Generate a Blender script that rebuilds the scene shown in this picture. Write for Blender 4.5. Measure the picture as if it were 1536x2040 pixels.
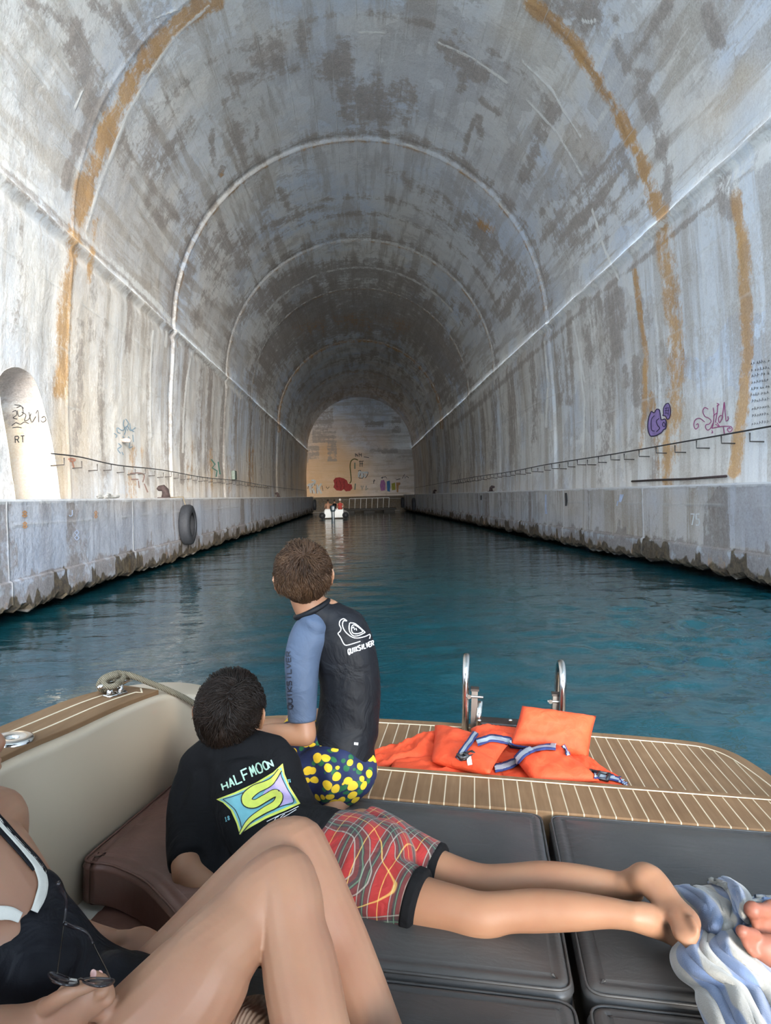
import bpy, bmesh, math, random
import numpy as np
from mathutils import Vector, Matrix, Euler
from mathutils.bvhtree import BVHTree
from mathutils.geometry import delaunay_2d_cdt, tessellate_polygon
random.seed(7); RNG=np.random.RandomState(7)
SC=bpy.context.scene; COL=SC.collection
for o in list(bpy.data.objects): bpy.data.objects.remove(o)
rad=math.radians
# ------------------------------------------------------------------ camera
FPX=1450.; CX,CY=768.,1020.
CAMZ=1.4
CAM=Matrix.Rotation(-rad(2.066),3,'Z')@Matrix.Rotation(rad(90-1.276),3,'X')@Matrix.Rotation(-.024,3,'Z')
cd=bpy.data.cameras.new('camera'); cam=bpy.data.objects.new('camera',cd); COL.objects.link(cam)
cd.sensor_fit='HORIZONTAL'; cd.sensor_width=36; cd.lens=36*FPX/1536; cd.clip_start=.02; cd.clip_end=500
cam.matrix_world=Matrix.Translation((0,0,CAMZ))@CAM.to_4x4()
SC.camera=cam
# ------------------------------------------------------------------ light
SC.view_settings.view_transform='Standard'; SC.view_settings.look='None'
SC.view_settings.gamma=1; SC.view_settings.use_curve_mapping=False
SC.view_settings.exposure=EXPOSURE=0.10
W=bpy.data.worlds.new('sky'); SC.world=W; W.use_nodes=True
wn=W.node_tree.nodes; wl=W.node_tree.links
wn['Background'].inputs[0].default_value=(.66,.82,1,1)
wn['Background'].inputs[1].default_value=14.5
def sun(name,direction,strength,angle,color):
    l=bpy.data.lights.new(name,'SUN'); l.energy=strength; l.angle=rad(angle); l.color=color
    o=bpy.data.objects.new(name,l); COL.objects.link(o); o.location=(0,-20,20)
    o.rotation_euler=Vector(direction).to_track_quat('-Z','Y').to_euler(); return o
sun('sun',(-.20,1,-.13),11.0,24,(1,.93,.82))
# ------------------------------------------------------------------ frames
PSI,ETA=rad(9),rad(3.3); HC=.8
_R0=Vector((math.cos(PSI),-math.sin(PSI),0)); BF=Vector((math.sin(PSI),math.cos(PSI),0)); _U0=Vector((0,0,1))
BR=_R0*math.cos(ETA)-_U0*math.sin(ETA); BU=_U0*math.cos(ETA)+_R0*math.sin(ETA)
BO=Vector((0,0,CAMZ))-BU*HC
BM=Matrix((( BR.x,BF.x,BU.x,BO.x),(BR.y,BF.y,BU.y,BO.y),(BR.z,BF.z,BU.z,BO.z),(0,0,0,1)))
BMI=BM.inverted()
C0=Vector((0,0,CAMZ))
def ray(px,py): return CAM@Vector(((px-CX)/FPX,-(py-CY)/FPX,-1))
def BY(px,py,y):
    """boat-frame point at fore-aft distance y seen at px,py"""
    d=ray(px,py); b=Vector((d.dot(BR),d.dot(BF),d.dot(BU))); return b*(y/b.y)+Vector((0,0,HC))
def BZ(px,py,z):
    d=ray(px,py); b=Vector((d.dot(BR),d.dot(BF),d.dot(BU))); return b*((z-HC)/b.z)+Vector((0,0,HC))
def WY(px,py,Y):
    d=ray(px,py); return C0+d*(Y/d.y)
def WZ(px,py,z):
    d=ray(px,py); return C0+d*((z-CAMZ)/d.z)
def WX(px,py,x):
    d=ray(px,py); return C0+d*(x/d.x)
CAMN=np.array(CAM)
def projw(P):
    c=(P-np.array([0,0,CAMZ]))@CAMN
    return np.stack([CX+FPX*c[:,0]/-c[:,2],CY-FPX*c[:,1]/-c[:,2]],1)
def smooth(e0,e1,x):
    t=np.clip((x-e0)/(e1-e0),0,1); return t*t*(3-2*t)
# ------------------------------------------------------------------ object helpers
def tagp(o,label=None,cat=None,group=None,kind=None):
    if label: o['label']=label
    if cat: o['category']=cat
    if group: o['group']=group
    if kind: o['kind']=kind
    return o
def thing(name,label,cat,loc,group=None,boat=True,rz=0):
    o=bpy.data.objects.new(name,None); COL.objects.link(o); o.empty_display_size=.05
    o.matrix_world=(BM if boat else Matrix())@Matrix.Translation(loc)@Matrix.Rotation(rz,4,'Z')
    return tagp(o,label,cat,group)
def mesh(name,verts,faces,smooth_=True):
    me=bpy.data.meshes.new(name); me.from_pydata([tuple(v) for v in verts],[],[tuple(f) for f in faces]); me.validate(); me.update()
    if smooth_: me.polygons.foreach_set('use_smooth',[True]*len(me.polygons))
    return me
def obj(name,me,mat,parent=None,frame='boat',label=None):
    """me is in boat or world coordinates; the object gets its frame or its parent's"""
    o=bpy.data.objects.new(name,me); COL.objects.link(o)
    F_=BM if frame=='boat' else Matrix()
    me.materials.clear()
    for m in (mat if isinstance(mat,(list,tuple)) else [mat]): me.materials.append(m)
    if parent is not None:
        root=parent; pm=parent.matrix_world.copy()
        o.parent=parent
        me.transform(_wm(parent).inverted()@F_)
    else:
        co=np.empty(len(me.vertices)*3); me.vertices.foreach_get('co',co); co=co.reshape(-1,3)
        c=Vector(((co[:,0].min()+co[:,0].max())/2,(co[:,1].min()+co[:,1].max())/2,co[:,2].min())) if frame=='boat' else Vector((0,0,0))
        me.transform(Matrix.Translation(-c)); o.matrix_world=F_@Matrix.Translation(c)
    if label: o['label']=label
    return o
def _wm(o):
    m=o.matrix_basis.copy(); p=o.parent
    while p is not None: m=p.matrix_basis@m; p=p.parent
    return m
def bm_mesh(bm,name='m',smooth_=True):
    me=bpy.data.meshes.new(name); bm.to_mesh(me); bm.free()
    if smooth_: me.polygons.foreach_set('use_smooth',[True]*len(me.polygons))
    return me
class MB:
    """collects shapes into one mesh"""
    def __init__(s): s.v=[]; s.f=[]
    def add(s,v,f):
        n=len(s.v); s.v+= [tuple(p) for p in v]; s.f+=[tuple(i+n for i in q) for q in f]; return s
    def box(s,c,d,rot=None):
        c=Vector(c); v=[Vector((x*d[0]/2,y*d[1]/2,z*d[2]/2)) for x in(-1,1) for y in(-1,1) for z in(-1,1)]
        if rot is not None: v=[rot@p for p in v]
        return s.add([c+p for p in v],[(0,1,3,2),(4,6,7,5),(0,4,5,1),(2,3,7,6),(0,2,6,4),(1,5,7,3)])
    def tube(s,pts,r,n=10,caps=True,closed=False,flat=None):
        """swept tube with per-point radius; flat=(axis, ratio) squashes"""
        pts=[Vector(p) for p in pts]; m=len(pts)
        rs=r if isinstance(r,(list,tuple,np.ndarray)) else [r]*m
        fr=frames(pts,closed); v=[]; f=[]
        for i,p in enumerate(pts):
            a,b=fr[i]
            for k in range(n):
                t=2*math.pi*k/n; o=a*math.cos(t)*rs[i]+b*math.sin(t)*rs[i]
                if flat: ax=Vector(flat[0]).normalized(); o=o-ax*o.dot(ax)*(1-flat[1])
                v.append(p+o)
        L=m if closed else m-1
        for i in range(L):
            j=(i+1)%m
            for k in range(n): f.append((i*n+k,i*n+(k+1)%n,j*n+(k+1)%n,j*n+k))
        if caps and not closed:
            f.append(tuple(range(n))[::-1]); f.append(tuple((m-1)*n+k for k in range(n)))
        return s.add(v,f)
    def mesh(s,name='m',sm=True): return mesh(name,s.v,s.f,sm)
def frames(pts,closed=False):
    m=len(pts); T=[]
    for i in range(m):
        if closed: t=pts[(i+1)%m]-pts[i-1]
        else: t=pts[min(i+1,m-1)]-pts[max(i-1,0)]
        T.append(t.normalized() if t.length>1e-9 else Vector((0,0,1)))
    a=T[0].orthogonal().normalized(); out=[]
    for i in range(m):
        a=(a-T[i]*a.dot(T[i])); a=a.normalized() if a.length>1e-6 else T[i].orthogonal().normalized()
        out.append((a,T[i].cross(a)))
    return out
def crom(P,n=8,closed=False):
    """catmull-rom through rows of numbers"""
    P=[np.array(p,float) for p in P]; m=len(P); out=[]
    if m<3 and not closed:
        return [P[0]+(P[-1]-P[0])*t/n for t in range(n+1)]
    L=m if closed else m-1
    for i in range(L):
        p0=P[i-1] if (i>0 or closed) else 2*P[0]-P[1]
        p1=P[i]; p2=P[(i+1)%m]; p3=P[(i+2)%m] if (i+2<m or closed) else 2*P[-1]-P[-2]
        for k in range(n):
            t=k/n; out.append(.5*((2*p1)+(-p0+p2)*t+(2*p0-5*p1+4*p2-p3)*t*t+(-p0+3*p1-3*p2+p3)*t**3))
    if not closed: out.append(P[-1])
    return out
def bevel_box(c,d,b=.01,seg=3,rot=None,puff=0):
    bm=bmesh.new(); bmesh.ops.create_cube(bm,size=1)
    for v in bm.verts: v.co=Vector((v.co.x*d[0],v.co.y*d[1],v.co.z*d[2]))
    bmesh.ops.bevel(bm,geom=bm.edges[:],offset=b,segments=seg,profile=.5,affect='EDGES')
    M_=Matrix.Translation(c)@(rot.to_4x4() if rot is not None else Matrix())
    bm.transform(M_); return bm
# ------------------------------------------------------------------ materials
MATS={}
def nmat(name):
    m=bpy.data.materials.new(name); m.use_nodes=True; nt=m.node_tree; b=nt.nodes['Principled BSDF']
    return m,nt,b
def N(nt,t,**k):
    n=nt.nodes.new(t)
    for a,b in k.items():
        if a.startswith('i_'):
            key=a[2:]; key=int(key) if key.isdigit() else key
            n.inputs[key].default_value=b
        else: setattr(n,a,b)
    return n
def link(nt,a,b): nt.links.new(a,b)
def ramp(nt,src,stops,interp='LINEAR'):
    r=N(nt,'ShaderNodeValToRGB'); r.color_ramp.interpolation=interp; e=r.color_ramp.elements
    while len(e)<len(stops): e.new(.5)
    for i,(p,c) in enumerate(stops):
        e[i].position=p; e[i].color=(c,c,c,1) if not isinstance(c,(tuple,list)) else (*c,1)
    link(nt,src,r.inputs[0]); return r.outputs[0]
def noise(nt,vec,scale,detail=5,rough=.55,dist=0):
    n=N(nt,'ShaderNodeTexNoise'); n.inputs['Scale'].default_value=scale; n.inputs['Detail'].default_value=detail
    n.inputs['Roughness'].default_value=rough; n.inputs['Distortion'].default_value=dist
    if vec is not None: link(nt,vec,n.inputs['Vector'])
    return n.outputs['Fac']
def mapping(nt,vec,scale=(1,1,1),loc=(0,0,0),rot=(0,0,0)):
    n=N(nt,'ShaderNodeMapping'); n.inputs['Scale'].default_value=scale; n.inputs['Location'].default_value=loc; n.inputs['Rotation'].default_value=rot
    link(nt,vec,n.inputs[0]); return n.outputs[0]
def mix(nt,f,a,b,mode='MIX'):
    n=N(nt,'ShaderNodeMix',data_type='RGBA',blend_type=mode,clamp_factor=True)
    for idx,x in ((0,f),(6,a),(7,b)):
        if hasattr(x,'is_output') or isinstance(x,bpy.types.NodeSocket): link(nt,x,n.inputs[idx])
        elif isinstance(x,(tuple,list)): n.inputs[idx].default_value=(*x,1)
        else: n.inputs[idx].default_value=x
    return n.outputs[2]
def math_(nt,op,a,b=0.,c=0.,clamp=False):
    n=N(nt,'ShaderNodeMath',operation=op,use_clamp=clamp)
    for i,x in enumerate((a,b,c)):
        if isinstance(x,bpy.types.NodeSocket): link(nt,x,n.inputs[i])
        else: n.inputs[i].default_value=x
    return n.outputs[0]
def bump(nt,bsdf,h,strength=.3,dist=.01,prev=None):
    n=N(nt,'ShaderNodeBump'); n.inputs['Strength'].default_value=strength; n.inputs['Distance'].default_value=dist
    link(nt,h,n.inputs['Height'])
    if prev is not None: link(nt,prev,n.inputs['Normal'])
    link(nt,n.outputs[0],bsdf.inputs['Normal']); return n.outputs[0]
def oc(nt,which='Object'): return N(nt,'ShaderNodeTexCoord').outputs[which]
def simple(name,col,rough=.5,metal=0,var=.0,scale=20,bstr=0,bdist=.002,bscale=None,spec=None,col2=None,sheen=0,sss=0,coat=0):
    m,nt,b=nmat(name); b.inputs['Roughness'].default_value=rough; b.inputs['Metallic'].default_value=metal
    v=oc(nt)
    if var or col2:
        n=noise(nt,v,scale,4); c2=col2 or tuple(c*(1-var) for c in col)
        link(nt,mix(nt,ramp(nt,n,[(.35,0.),(.65,1.)]),col,c2),b.inputs['Base Color'])
    else: b.inputs['Base Color'].default_value=(*col,1)
    if bstr: bump(nt,b,noise(nt,v,bscale or scale*4,4),bstr,bdist)
    if spec is not None: b.inputs['Specular IOR Level'].default_value=spec
    if sheen: b.inputs['Sheen Weight'].default_value=sheen
    if coat: b.inputs['Coat Weight'].default_value=coat
    if sss:
        b.inputs['Subsurface Weight'].default_value=sss; b.inputs['Subsurface Radius'].default_value=(1,.4,.2); b.inputs['Subsurface Scale'].default_value=.006
    return m
# ================================================================== THE TUNNEL
RINGS=[6.2,15.5,23.8,33.0,40.6,54,67.7]
CXT,RT,ZS,ZQ=.25,6.05,6.9,1.47          # vault centre x, radius, springline height, quay top
Y0,Y1=-6.,85.
def mapping_w(nt,uv,geo):
    n=N(nt,'ShaderNodeTexNoise'); n.inputs['Scale'].default_value=.9; n.inputs['Detail'].default_value=5; link(nt,geo,n.inputs['Vector'])
    a=N(nt,'ShaderNodeVectorMath',operation='MULTIPLY_ADD'); link(nt,n.outputs['Color'],a.inputs[0]); a.inputs[1].default_value=(1.3,2.2,1.3); link(nt,uv,a.inputs[2]); return a.outputs[0]
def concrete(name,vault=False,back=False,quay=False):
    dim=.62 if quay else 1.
    m,nt,b=nmat(name)
    geo=N(nt,'ShaderNodeNewGeometry').outputs['Position']
    at=N(nt,'ShaderNodeAttribute',attribute_name='stain'); sep=N(nt,'ShaderNodeSeparateColor'); link(nt,at.outputs['Color'],sep.inputs[0])
    uv=N(nt,'ShaderNodeAttribute',attribute_name='arc').outputs['Vector']     # (arc length, along, height)
    big=noise(nt,geo,.35,6,.6); med=noise(nt,geo,1.3,7,.65,.3); fine=noise(nt,geo,9,6,.7)
    base=mix(nt,ramp(nt,big,[(.35,0.),(.65,1.)]),(.88,.87,.85),(.76,.71,.65))
    base=mix(nt,ramp(nt,noise(nt,mapping(nt,geo,loc=(9,4,2)),.22,5,.6),[(.45,0.),(.62,.9)]),base,(.68,.75,.86))
    # greyish-brown weather patches
    pm=ramp(nt,math_(nt,'ADD',math_(nt,'MULTIPLY',med,.65),math_(nt,'MULTIPLY',fine,.35)),[(.50,0.),(.535,1.)])
    pm=math_(nt,'MULTIPLY',pm,ramp(nt,noise(nt,mapping(nt,geo,loc=(3,8,1)),.5,3),[(.42,.25),(.6,1.)]))
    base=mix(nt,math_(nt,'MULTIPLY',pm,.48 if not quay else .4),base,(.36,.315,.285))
    cell=N(nt,'ShaderNodeTexVoronoi'); cell.inputs['Scale'].default_value=1.; link(nt,mapping(nt,mapping_w(nt,uv,geo),(.55,.13,.55) if vault else (.3,.13,.4)),cell.inputs['Vector'])
    cb=N(nt,'ShaderNodeSeparateColor'); link(nt,cell.outputs['Color'],cb.inputs[0])
    base=mix(nt,math_(nt,'MULTIPLY',ramp(nt,cb.outputs[0],[(.66,0.),(.70,1.)]),.42 if vault else .2),base,(.44,.40,.37))
    base=mix(nt,math_(nt,'MULTIPLY',ramp(nt,cb.outputs[1],[(.75,0.),(.78,1.)]),.35),base,(.86,.84,.80))
    # drawn-out streaks: along the boards (vault) or down the wall
    if vault: sv=mapping(nt,uv,(2.2,.22,1))
    elif back: sv=mapping(nt,uv,(.25,.1,3.2))
    else: sv=mapping(nt,uv,(.1,1.5,.13))
    st=noise(nt,sv,1,6,.62,.15)
    base=mix(nt,math_(nt,'MULTIPLY',ramp(nt,st,[(.50,0.),(.58,1.)]),.55),base,(.42,.36,.30))
    base=mix(nt,math_(nt,'MULTIPLY',ramp(nt,st,[(.30,1.),(.40,0.)]),.6),base,(.88,.87,.84))
    if not vault and not back:
        st2=noise(nt,mapping(nt,uv,(.1,5.,.35) if quay else (.1,2.8,.22),(3,5,1)),1,5,.6,.1)
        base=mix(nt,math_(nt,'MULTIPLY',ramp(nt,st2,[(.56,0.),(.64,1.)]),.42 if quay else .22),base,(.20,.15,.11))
    nz=math_(nt,'SUBTRACT',math_(nt,'ADD',math_(nt,'MULTIPLY',noise(nt,geo,2.6,7,.7),.6),math_(nt,'MULTIPLY',fine,.4)),.5)
    def masked(ch,col,amt,sharp=.22):
        global base_
        k=math_(nt,'ADD',ch,math_(nt,'ADD',math_(nt,'MULTIPLY',nz,4.0),math_(nt,'MULTIPLY',math_(nt,'SUBTRACT',st,.5),2.4)))
        k=ramp(nt,k,[(.5-sharp,0.),(.5+sharp,1.)])
        k=math_(nt,'MULTIPLY',k,ramp(nt,ch,[(.02,0.),(.3,1.)]))
        return math_(nt,'MULTIPLY',k,amt)
    # soft tint attribute: iron orange, cream, and blue sky light painted on the vault
    at2=N(nt,'ShaderNodeAttribute',attribute_name='tint_cast'); s2=N(nt,'ShaderNodeSeparateColor'); link(nt,at2.outputs['Color'],s2.inputs[0])
    base=mix(nt,math_(nt,'MULTIPLY',s2.outputs[0],.95 if back else .6),base,(.78,.47,.24) if back else (.86,.62,.36))
    base=mix(nt,math_(nt,'MULTIPLY',s2.outputs[1],.6),base,(.56,.63,.76))  # sky's blue cast put into the vault colour; own blue-grey on quays
    base=mix(nt,math_(nt,'MULTIPLY',s2.outputs[2],.5),base,(.90,.84,.74))
    colr=mix(nt,ramp(nt,fine,[(.3,0.),(.7,1.)]),(.27,.23,.205),(.47,.415,.375))
    base=mix(nt,masked(sep.outputs[1],None,.78),base,colr)
    rust=mix(nt,ramp(nt,med,[(.35,0.),(.65,1.)]),(.66,.36,.13),(.50,.30,.15))
    base=mix(nt,masked(sep.outputs[0],None,.85,.3),base,rust)
    base=mix(nt,masked(sep.outputs[2],None,.85,.2),base,(.93,.92,.89))
    al=math_(nt,'ADD',at.outputs['Alpha'],math_(nt,'MULTIPLY',nz,2.2)); al=math_(nt,'MULTIPLY',ramp(nt,al,[(.4,0.),(.62,1.)]),ramp(nt,at.outputs['Alpha'],[(.02,0.),(.2,1.)]))
    base=mix(nt,math_(nt,'MULTIPLY',al,.9),base,mix(nt,ramp(nt,fine,[(.35,0.),(.65,1.)]),(.05,.035,.025),(.20,.15,.08)))
    # fine speckle + formwork lines
    base=mix(nt,.35,base,mix(nt,ramp(nt,noise(nt,geo,30,4,.7),[(.3,0.),(.7,1.)]),(.3,.29,.28),(.9,.9,.9)),'OVERLAY')
    sx=N(nt,'ShaderNodeSeparateXYZ'); link(nt,uv,sx.inputs[0])
    src=sx.outputs[0] if vault else sx.outputs[2]
    per=.62 if vault else (.28 if back else 1.15)
    wob=math_(nt,'MULTIPLY',noise(nt,geo,.8,2),.05)
    fr=math_(nt,'FRACT',math_(nt,'DIVIDE',math_(nt,'ADD',src,wob),per))
    ln=ramp(nt,fr,[(0.,1.),(.035,0.),(.96,0.),(1.,1.)])
    lnm=math_(nt,'MULTIPLY',ln,ramp(nt,noise(nt,mapping(nt,geo,loc=(5,5,5)),1.1,3),[(.42,0.),(.6,1.)]))
    base=mix(nt,math_(nt,'MULTIPLY',lnm,.45),base,(.74,.73,.70) if not back else (.2,.18,.15))
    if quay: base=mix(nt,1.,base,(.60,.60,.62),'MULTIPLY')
    link(nt,base,b.inputs['Base Color'])
    b.inputs['Roughness'].default_value=.82; b.inputs['Specular IOR Level'].default_value=.25
    h=math_(nt,'ADD',math_(nt,'ADD',math_(nt,'MULTIPLY',med,1.),math_(nt,'MULTIPLY',fine,.35)),math_(nt,'MULTIPLY',lnm,.25))
    h=math_(nt,'ADD',h,math_(nt,'MULTIPLY',sep.outputs[2],.3))
    bump(nt,b,h,.55,.06)
    return m
# strokes traced on the concrete: (channel, [(px,py,width)...], strength)   R rust, G dark weathering, B white lime
ST=[]
def S(ch,w,pts,s=1.): ST.append((ch,w,pts,s))
# --- the orange joint ring
S('r',17,[(428,0),(375,30),(335,68),(300,105),(262,165),(228,232),(198,300),(172,370),(155,440)],1.1)
S('r',13,[(155,440),(148,480),(138,540),(128,620),(124,700),(122,780)],.85)
S('r',6,[(190,440),(184,500),(176,560)],.6)
S('b',3,[(415,12),(350,72),(300,145),(255,225),(222,310),(195,380),(172,460)],.8)
S('r',14,[(1060,10),(1110,50),(1150,95),(1185,150),(1225,215),(1258,280),(1285,345),(1300,385),(1318,430)],.95)
S('g',7,[(1075,20),(1130,75),(1175,135),(1225,220),(1262,295),(1290,360),(1318,435)],.9)
S('r',15,[(1322,450),(1330,520),(1340,600),(1348,700),(1345,800),(1335,900),(1325,955)],.75)
S('r',11,[(1468,385),(1478,460),(1484,540),(1488,640),(1490,720),(1482,800),(1472,870),(1462,940)],1.0)
S('b',26,[(1536,290),(1500,320),(1455,360)],.55)
S('r',5,[(1265,540),(1275,620),(1286,700),(1285,780),(1278,900)],.8)
S('r',10,[(1300,790),(1310,860),(1320,940)],.5)
# --- dark weathering on the vault
S('g',22,[(150,60),(170,120),(195,175),(205,200)],.9); S('g',26,[(230,30),(260,90),(275,130)],.8)
S('g',15,[(135,90),(170,160),(190,205),(170,260),(160,300)],.9); S('g',9,[(150,275),(145,310),(133,350),(128,372)],1.)
S('g',6,[(292,85),(285,95),(275,108)],1.2)
S('g',16,[(180,0),(240,60)],.7); S('g',10,[(60,0),(110,30),(140,80)],.7)
S('g',12,[(0,330),(50,380),(100,430),(130,455)],.7)
S('g',30,[(505,110),(540,90)],.6); S('g',14,[(455,160),(520,150),(560,120)],.7); S('g',16,[(600,60),(605,100)],.6)
S('g',20,[(650,130),(690,145),(690,90)],.9); S('g',12,[(640,120),(640,150),(690,135)],.7)
S('g',34,[(700,190),(800,190)],.85); S('g',26,[(700,220),(790,225)],.8); S('g',20,[(500,215),(470,260),(490,330),(505,360)],.5)
S('g',10,[(380,240),(350,280),(320,320)],.7); S('g',14,[(240,330),(290,290),(300,250)],.55); S('g',24,[(250,280),(290,310),(310,345)],.6)
S('g',24,[(325,430),(360,400),(380,440)],.6); S('g',7,[(422,260),(424,330)],.8); S('g',7,[(512,250),(510,275)],1.)
S('g',6,[(444,335),(440,347)],1.3); S('r',5,[(444,340),(441,348)],.7)
S('g',20,[(430,480),(470,500),(480,520)],.75); S('g',24,[(420,520),(440,470)],.6); S('g',10,[(560,380),(580,420)],.8); S('g',9,[(540,450),(600,425),(640,415)],.8)
S('g',12,[(380,535),(375,550)],.9); S('g',16,[(420,560),(470,560)],.5); S('g',16,[(480,470),(430,560),(395,640)],.55)
S('g',22,[(480,620),(560,570),(610,550),(690,540),(760,545),(830,565)],.95); S('g',24,[(560,640),(620,600),(700,570),(780,580),(850,620)],.9)
S('g',30,[(545,700),(600,640),(690,610),(780,620),(850,660),(890,720)],1.3); S('g',24,[(560,690),(640,650),(740,635),(820,655)],1.3)
S('g',20,[(520,770),(560,690)],.8); S('g',24,[(870,660),(920,760)],.9); S('g',18,[(850,690),(890,790)],.8)
S('r',20,[(600,660),(700,640),(800,650)],.25)
S('g',12,[(690,720),(770,700),(830,740)],.5); S('g',10,[(640,800),(720,770),(800,795)],.55); S('g',7,[(880,740),(880,800)],.6)
# right vault
S('g',18,[(885,95),(930,130),(955,145)],.95); S('g',10,[(925,130),(920,175)],.8); S('g',8,[(960,200),(990,225)],.7); S('g',12,[(910,65),(920,75)],.7)
S('g',6,[(950,230),(935,260),(925,300)],1.); S('g',8,[(955,235),(958,270)],.9); S('g',12,[(1110,215),(1085,250),(1065,300),(1045,355)],.8)
S('g',14,[(1225,80),(1250,140),(1285,150)],.9); S('g',16,[(1240,120),(1285,95),(1330,20)],.7); S('g',14,[(1270,160),(1290,210),(1310,260),(1325,320)],.9)
S('g',10,[(1315,275),(1330,330),(1325,400),(1322,430)],.9); S('g',12,[(1410,20),(1425,70),(1432,85)],1.); S('g',8,[(1185,20),(1230,40)],.7); S('g',34,[(1120,0),(1170,30)],.7)
S('g',40,[(1140,400),(1110,450)],.65); S('g',30,[(1190,370),(1215,330)],.6); S('g',40,[(1150,470),(1200,420),(1250,400)],.55); S('g',12,[(1235,300),(1255,340),(1265,360)],.9)
S('g',24,[(1125,500),(1200,480)],.4)
S('g',7,[(1080,420),(1078,430)],1.3)
S('g',20,[(930,440),(965,480),(985,495)],.8); S('g',26,[(1010,540),(1040,560)],.7); S('g',20,[(1000,620),(1035,580),(1060,640)],.7); S('g',18,[(860,390),(850,420)],.4)
S('g',14,[(780,340),(860,390),(900,410)],.4); S('g',10,[(905,600),(960,650)],.6); S('g',9,[(1055,490),(1100,470)],.5); S('r',10,[(960,445),(975,455)],.5)
# joints with crumbled edges (arcs)
def arc(ch,w,Y,s,a0=-95,a1=95,dr=0):
    pts=[]
    for k in range(25):
        a=rad(a0+(a1-a0)*k/24); P=np.array([[CXT+RT*math.sin(a),Y,ZS+RT*math.cos(a)]]); pts.append(tuple(projw(P)[0]))
    ST.append((ch,w,pts,s))
for Y,w in ((23.8,6),(33,5),(40.6,4),(54,3),(67.7,2)): arc('b',w*.35,Y,.55); arc('r',w*.5,Y+.12,.35); arc('g',w*1.6,Y-.45,.62)
arc('g',6,28.3,.5,-60,60); arc('g',5,30,.6,-40,70); arc('b',2,37,.6,-50,60); arc('g',5,36.8,.6,-50,60); arc('g',4,47,.6); arc('r',3,54.2,.7); arc('g',3,61,.6)
arc('g',9,19.5,.42,-70,-10); arc('g',9,17.7,.4,-75,80)
# white lime lines
for p in ([(873,85),(940,115),(1010,165)],[(1040,122),(1100,180),(1125,225),(1157,272)],[(1050,200),(1110,265),(1160,350)],[(305,660),(300,740),(300,840),(302,870)],[(332,660),(330,690)],
          [(383,700),(372,760),(366,830),(365,900)],[(716,65),(770,65)],[(305,20),(312,35),(355,20)],[(165,180),(150,215)],[(1180,420),(1205,500),(1235,560)],
          [(1190,40),(1175,45),(1160,42)],[(1155,720),(1165,800),(1162,900)],[(1142,640),(1165,760)],[(1085,680),(1092,760),(1088,850)]): S('b',1.9,p,1.)
S('g',9,[(190,540),(188,600),(184,680)],.6); S('g',8,[(160,640),(158,740),(150,900)],.6); S('g',8,[(205,640),(200,760),(205,900),(210,980)],.5)
S('g',12,[(40,460),(40,560),(30,660)],.35)
# wall drips right
for x0,y0,x1,y1,w,s in ((1170,600,1180,720,14,.9),(1205,600,1225,700,16,.9),(1235,580,1245,650,10,.9),(1215,700,1205,900,10,.8),(1245,730,1248,770,6,1),(1265,720,1270,800,10,.9),
    (1110,690,1118,800,8,.6),(1060,720,1062,880,7,.6),(1020,760,1018,920,7,.6),(985,790,982,930,6,.7),(1130,660,1133,800,9,.6),(960,820,962,940,6,.6),(1190,760,1195,960,8,.5),(1300,820,1306,950,9,.5),
    (940,830,940,950,5,.7),(915,840,915,960,4,.6),(890,860,890,960,4,.7),(872,870,872,960,3,.7),(855,880,855,965,3,.7)):
    S('g',w,[(x0,y0),((x0+x1)/2+3,(y0+y1)/2),(x1,y1)],s)
for x0,y0,x1,y1,w,s in ((258,560,255,700,6,.6),(350,660,335,900,8,.6),(372,690,362,960,5,.8),(400,740,392,960,6,.6),(420,730,412,940,6,.6),(450,760,440,960,6,.7),(470,780,462,960,5,.6),(500,800,497,965,5,.7),(520,830,520,960,4,.6),
    (545,830,545,970,4,.7),(565,860,566,975,4,.6),(580,880,582,975,3,.7),(300,700,296,960,7,.4)):
    S('g',w,[(x0,y0),((x0+x1)/2,(y0+y1)/2),(x1,y1)],s)
for x0,y0,x1,y1,w in ((380,880,376,975,6),(420,900,418,975,6),(270,900,262,985,14),(455,910,455,980,6),(500,900,498,980,8)): S('r',w,[(x0,y0),(x1,y1)],.38)
# springline scab
S('b',5,[(0,318),(60,370),(130,430),(190,490),(250,545),(310,605),(360,665),(420,725),(480,790)],.65)
S('g',4,[(0,332),(60,385),(130,445),(200,510),(260,565),(320,625),(370,680),(430,740)],.8)
S('b',5,[(1536,262),(1440,345),(1340,425),(1240,520),(1160,590),(1100,640),(1020,715),(940,795)],.6)
S('g',5,[(1500,335),(1380,435),(1300,500),(1200,580),(1120,655),(1050,715),(960,800),(900,850)],.85)
S('g',16,[(1445,355),(1440,380),(1450,420)],.9)
TINT_CAST=[('r',60,[(170,470),(160,700),(160,900)],.55),('r',26,[(140,560),(130,700),(125,860),(130,980)],.8),('r',40,[(30,760),(60,900),(70,990)],.35),
 ('b',120,[(60,500),(230,800),(260,930)],.7),('b',150,[(60,150),(100,350)],.6),('b',60,[(560,60),(500,40)],.7),('r',36,[(545,75),(530,110)],.35),('g',170,[(640,120),(740,250),(900,150)],.7),  # 'g' entries colour the crown with the sky's blue cast
 ('g',120,[(900,250),(1000,420),(1040,560)],.6),('g',110,[(700,330),(860,340),(960,520)],.6),('g',60,[(900,560),(980,640)],.7),('r',50,[(1480,160),(1420,240)],.5),('r',40,[(1150,260),(1170,300)],.3),
 ('b',70,[(1040,60),(1100,140)],.6),('r',30,[(1040,70),(1000,60)],.2),('g',60,[(700,740),(600,780)],.5),('r',50,[(600,960),(700,930),(650,900)],.9),('r',26,[(600,880),(680,850),(760,880)],.4),('r',40,[(420,960),(520,960),(560,940)],.45),('r',30,[(900,950),(980,950)],.25),
 ('r',16,[(860,960),(840,700)],.1)]
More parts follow.
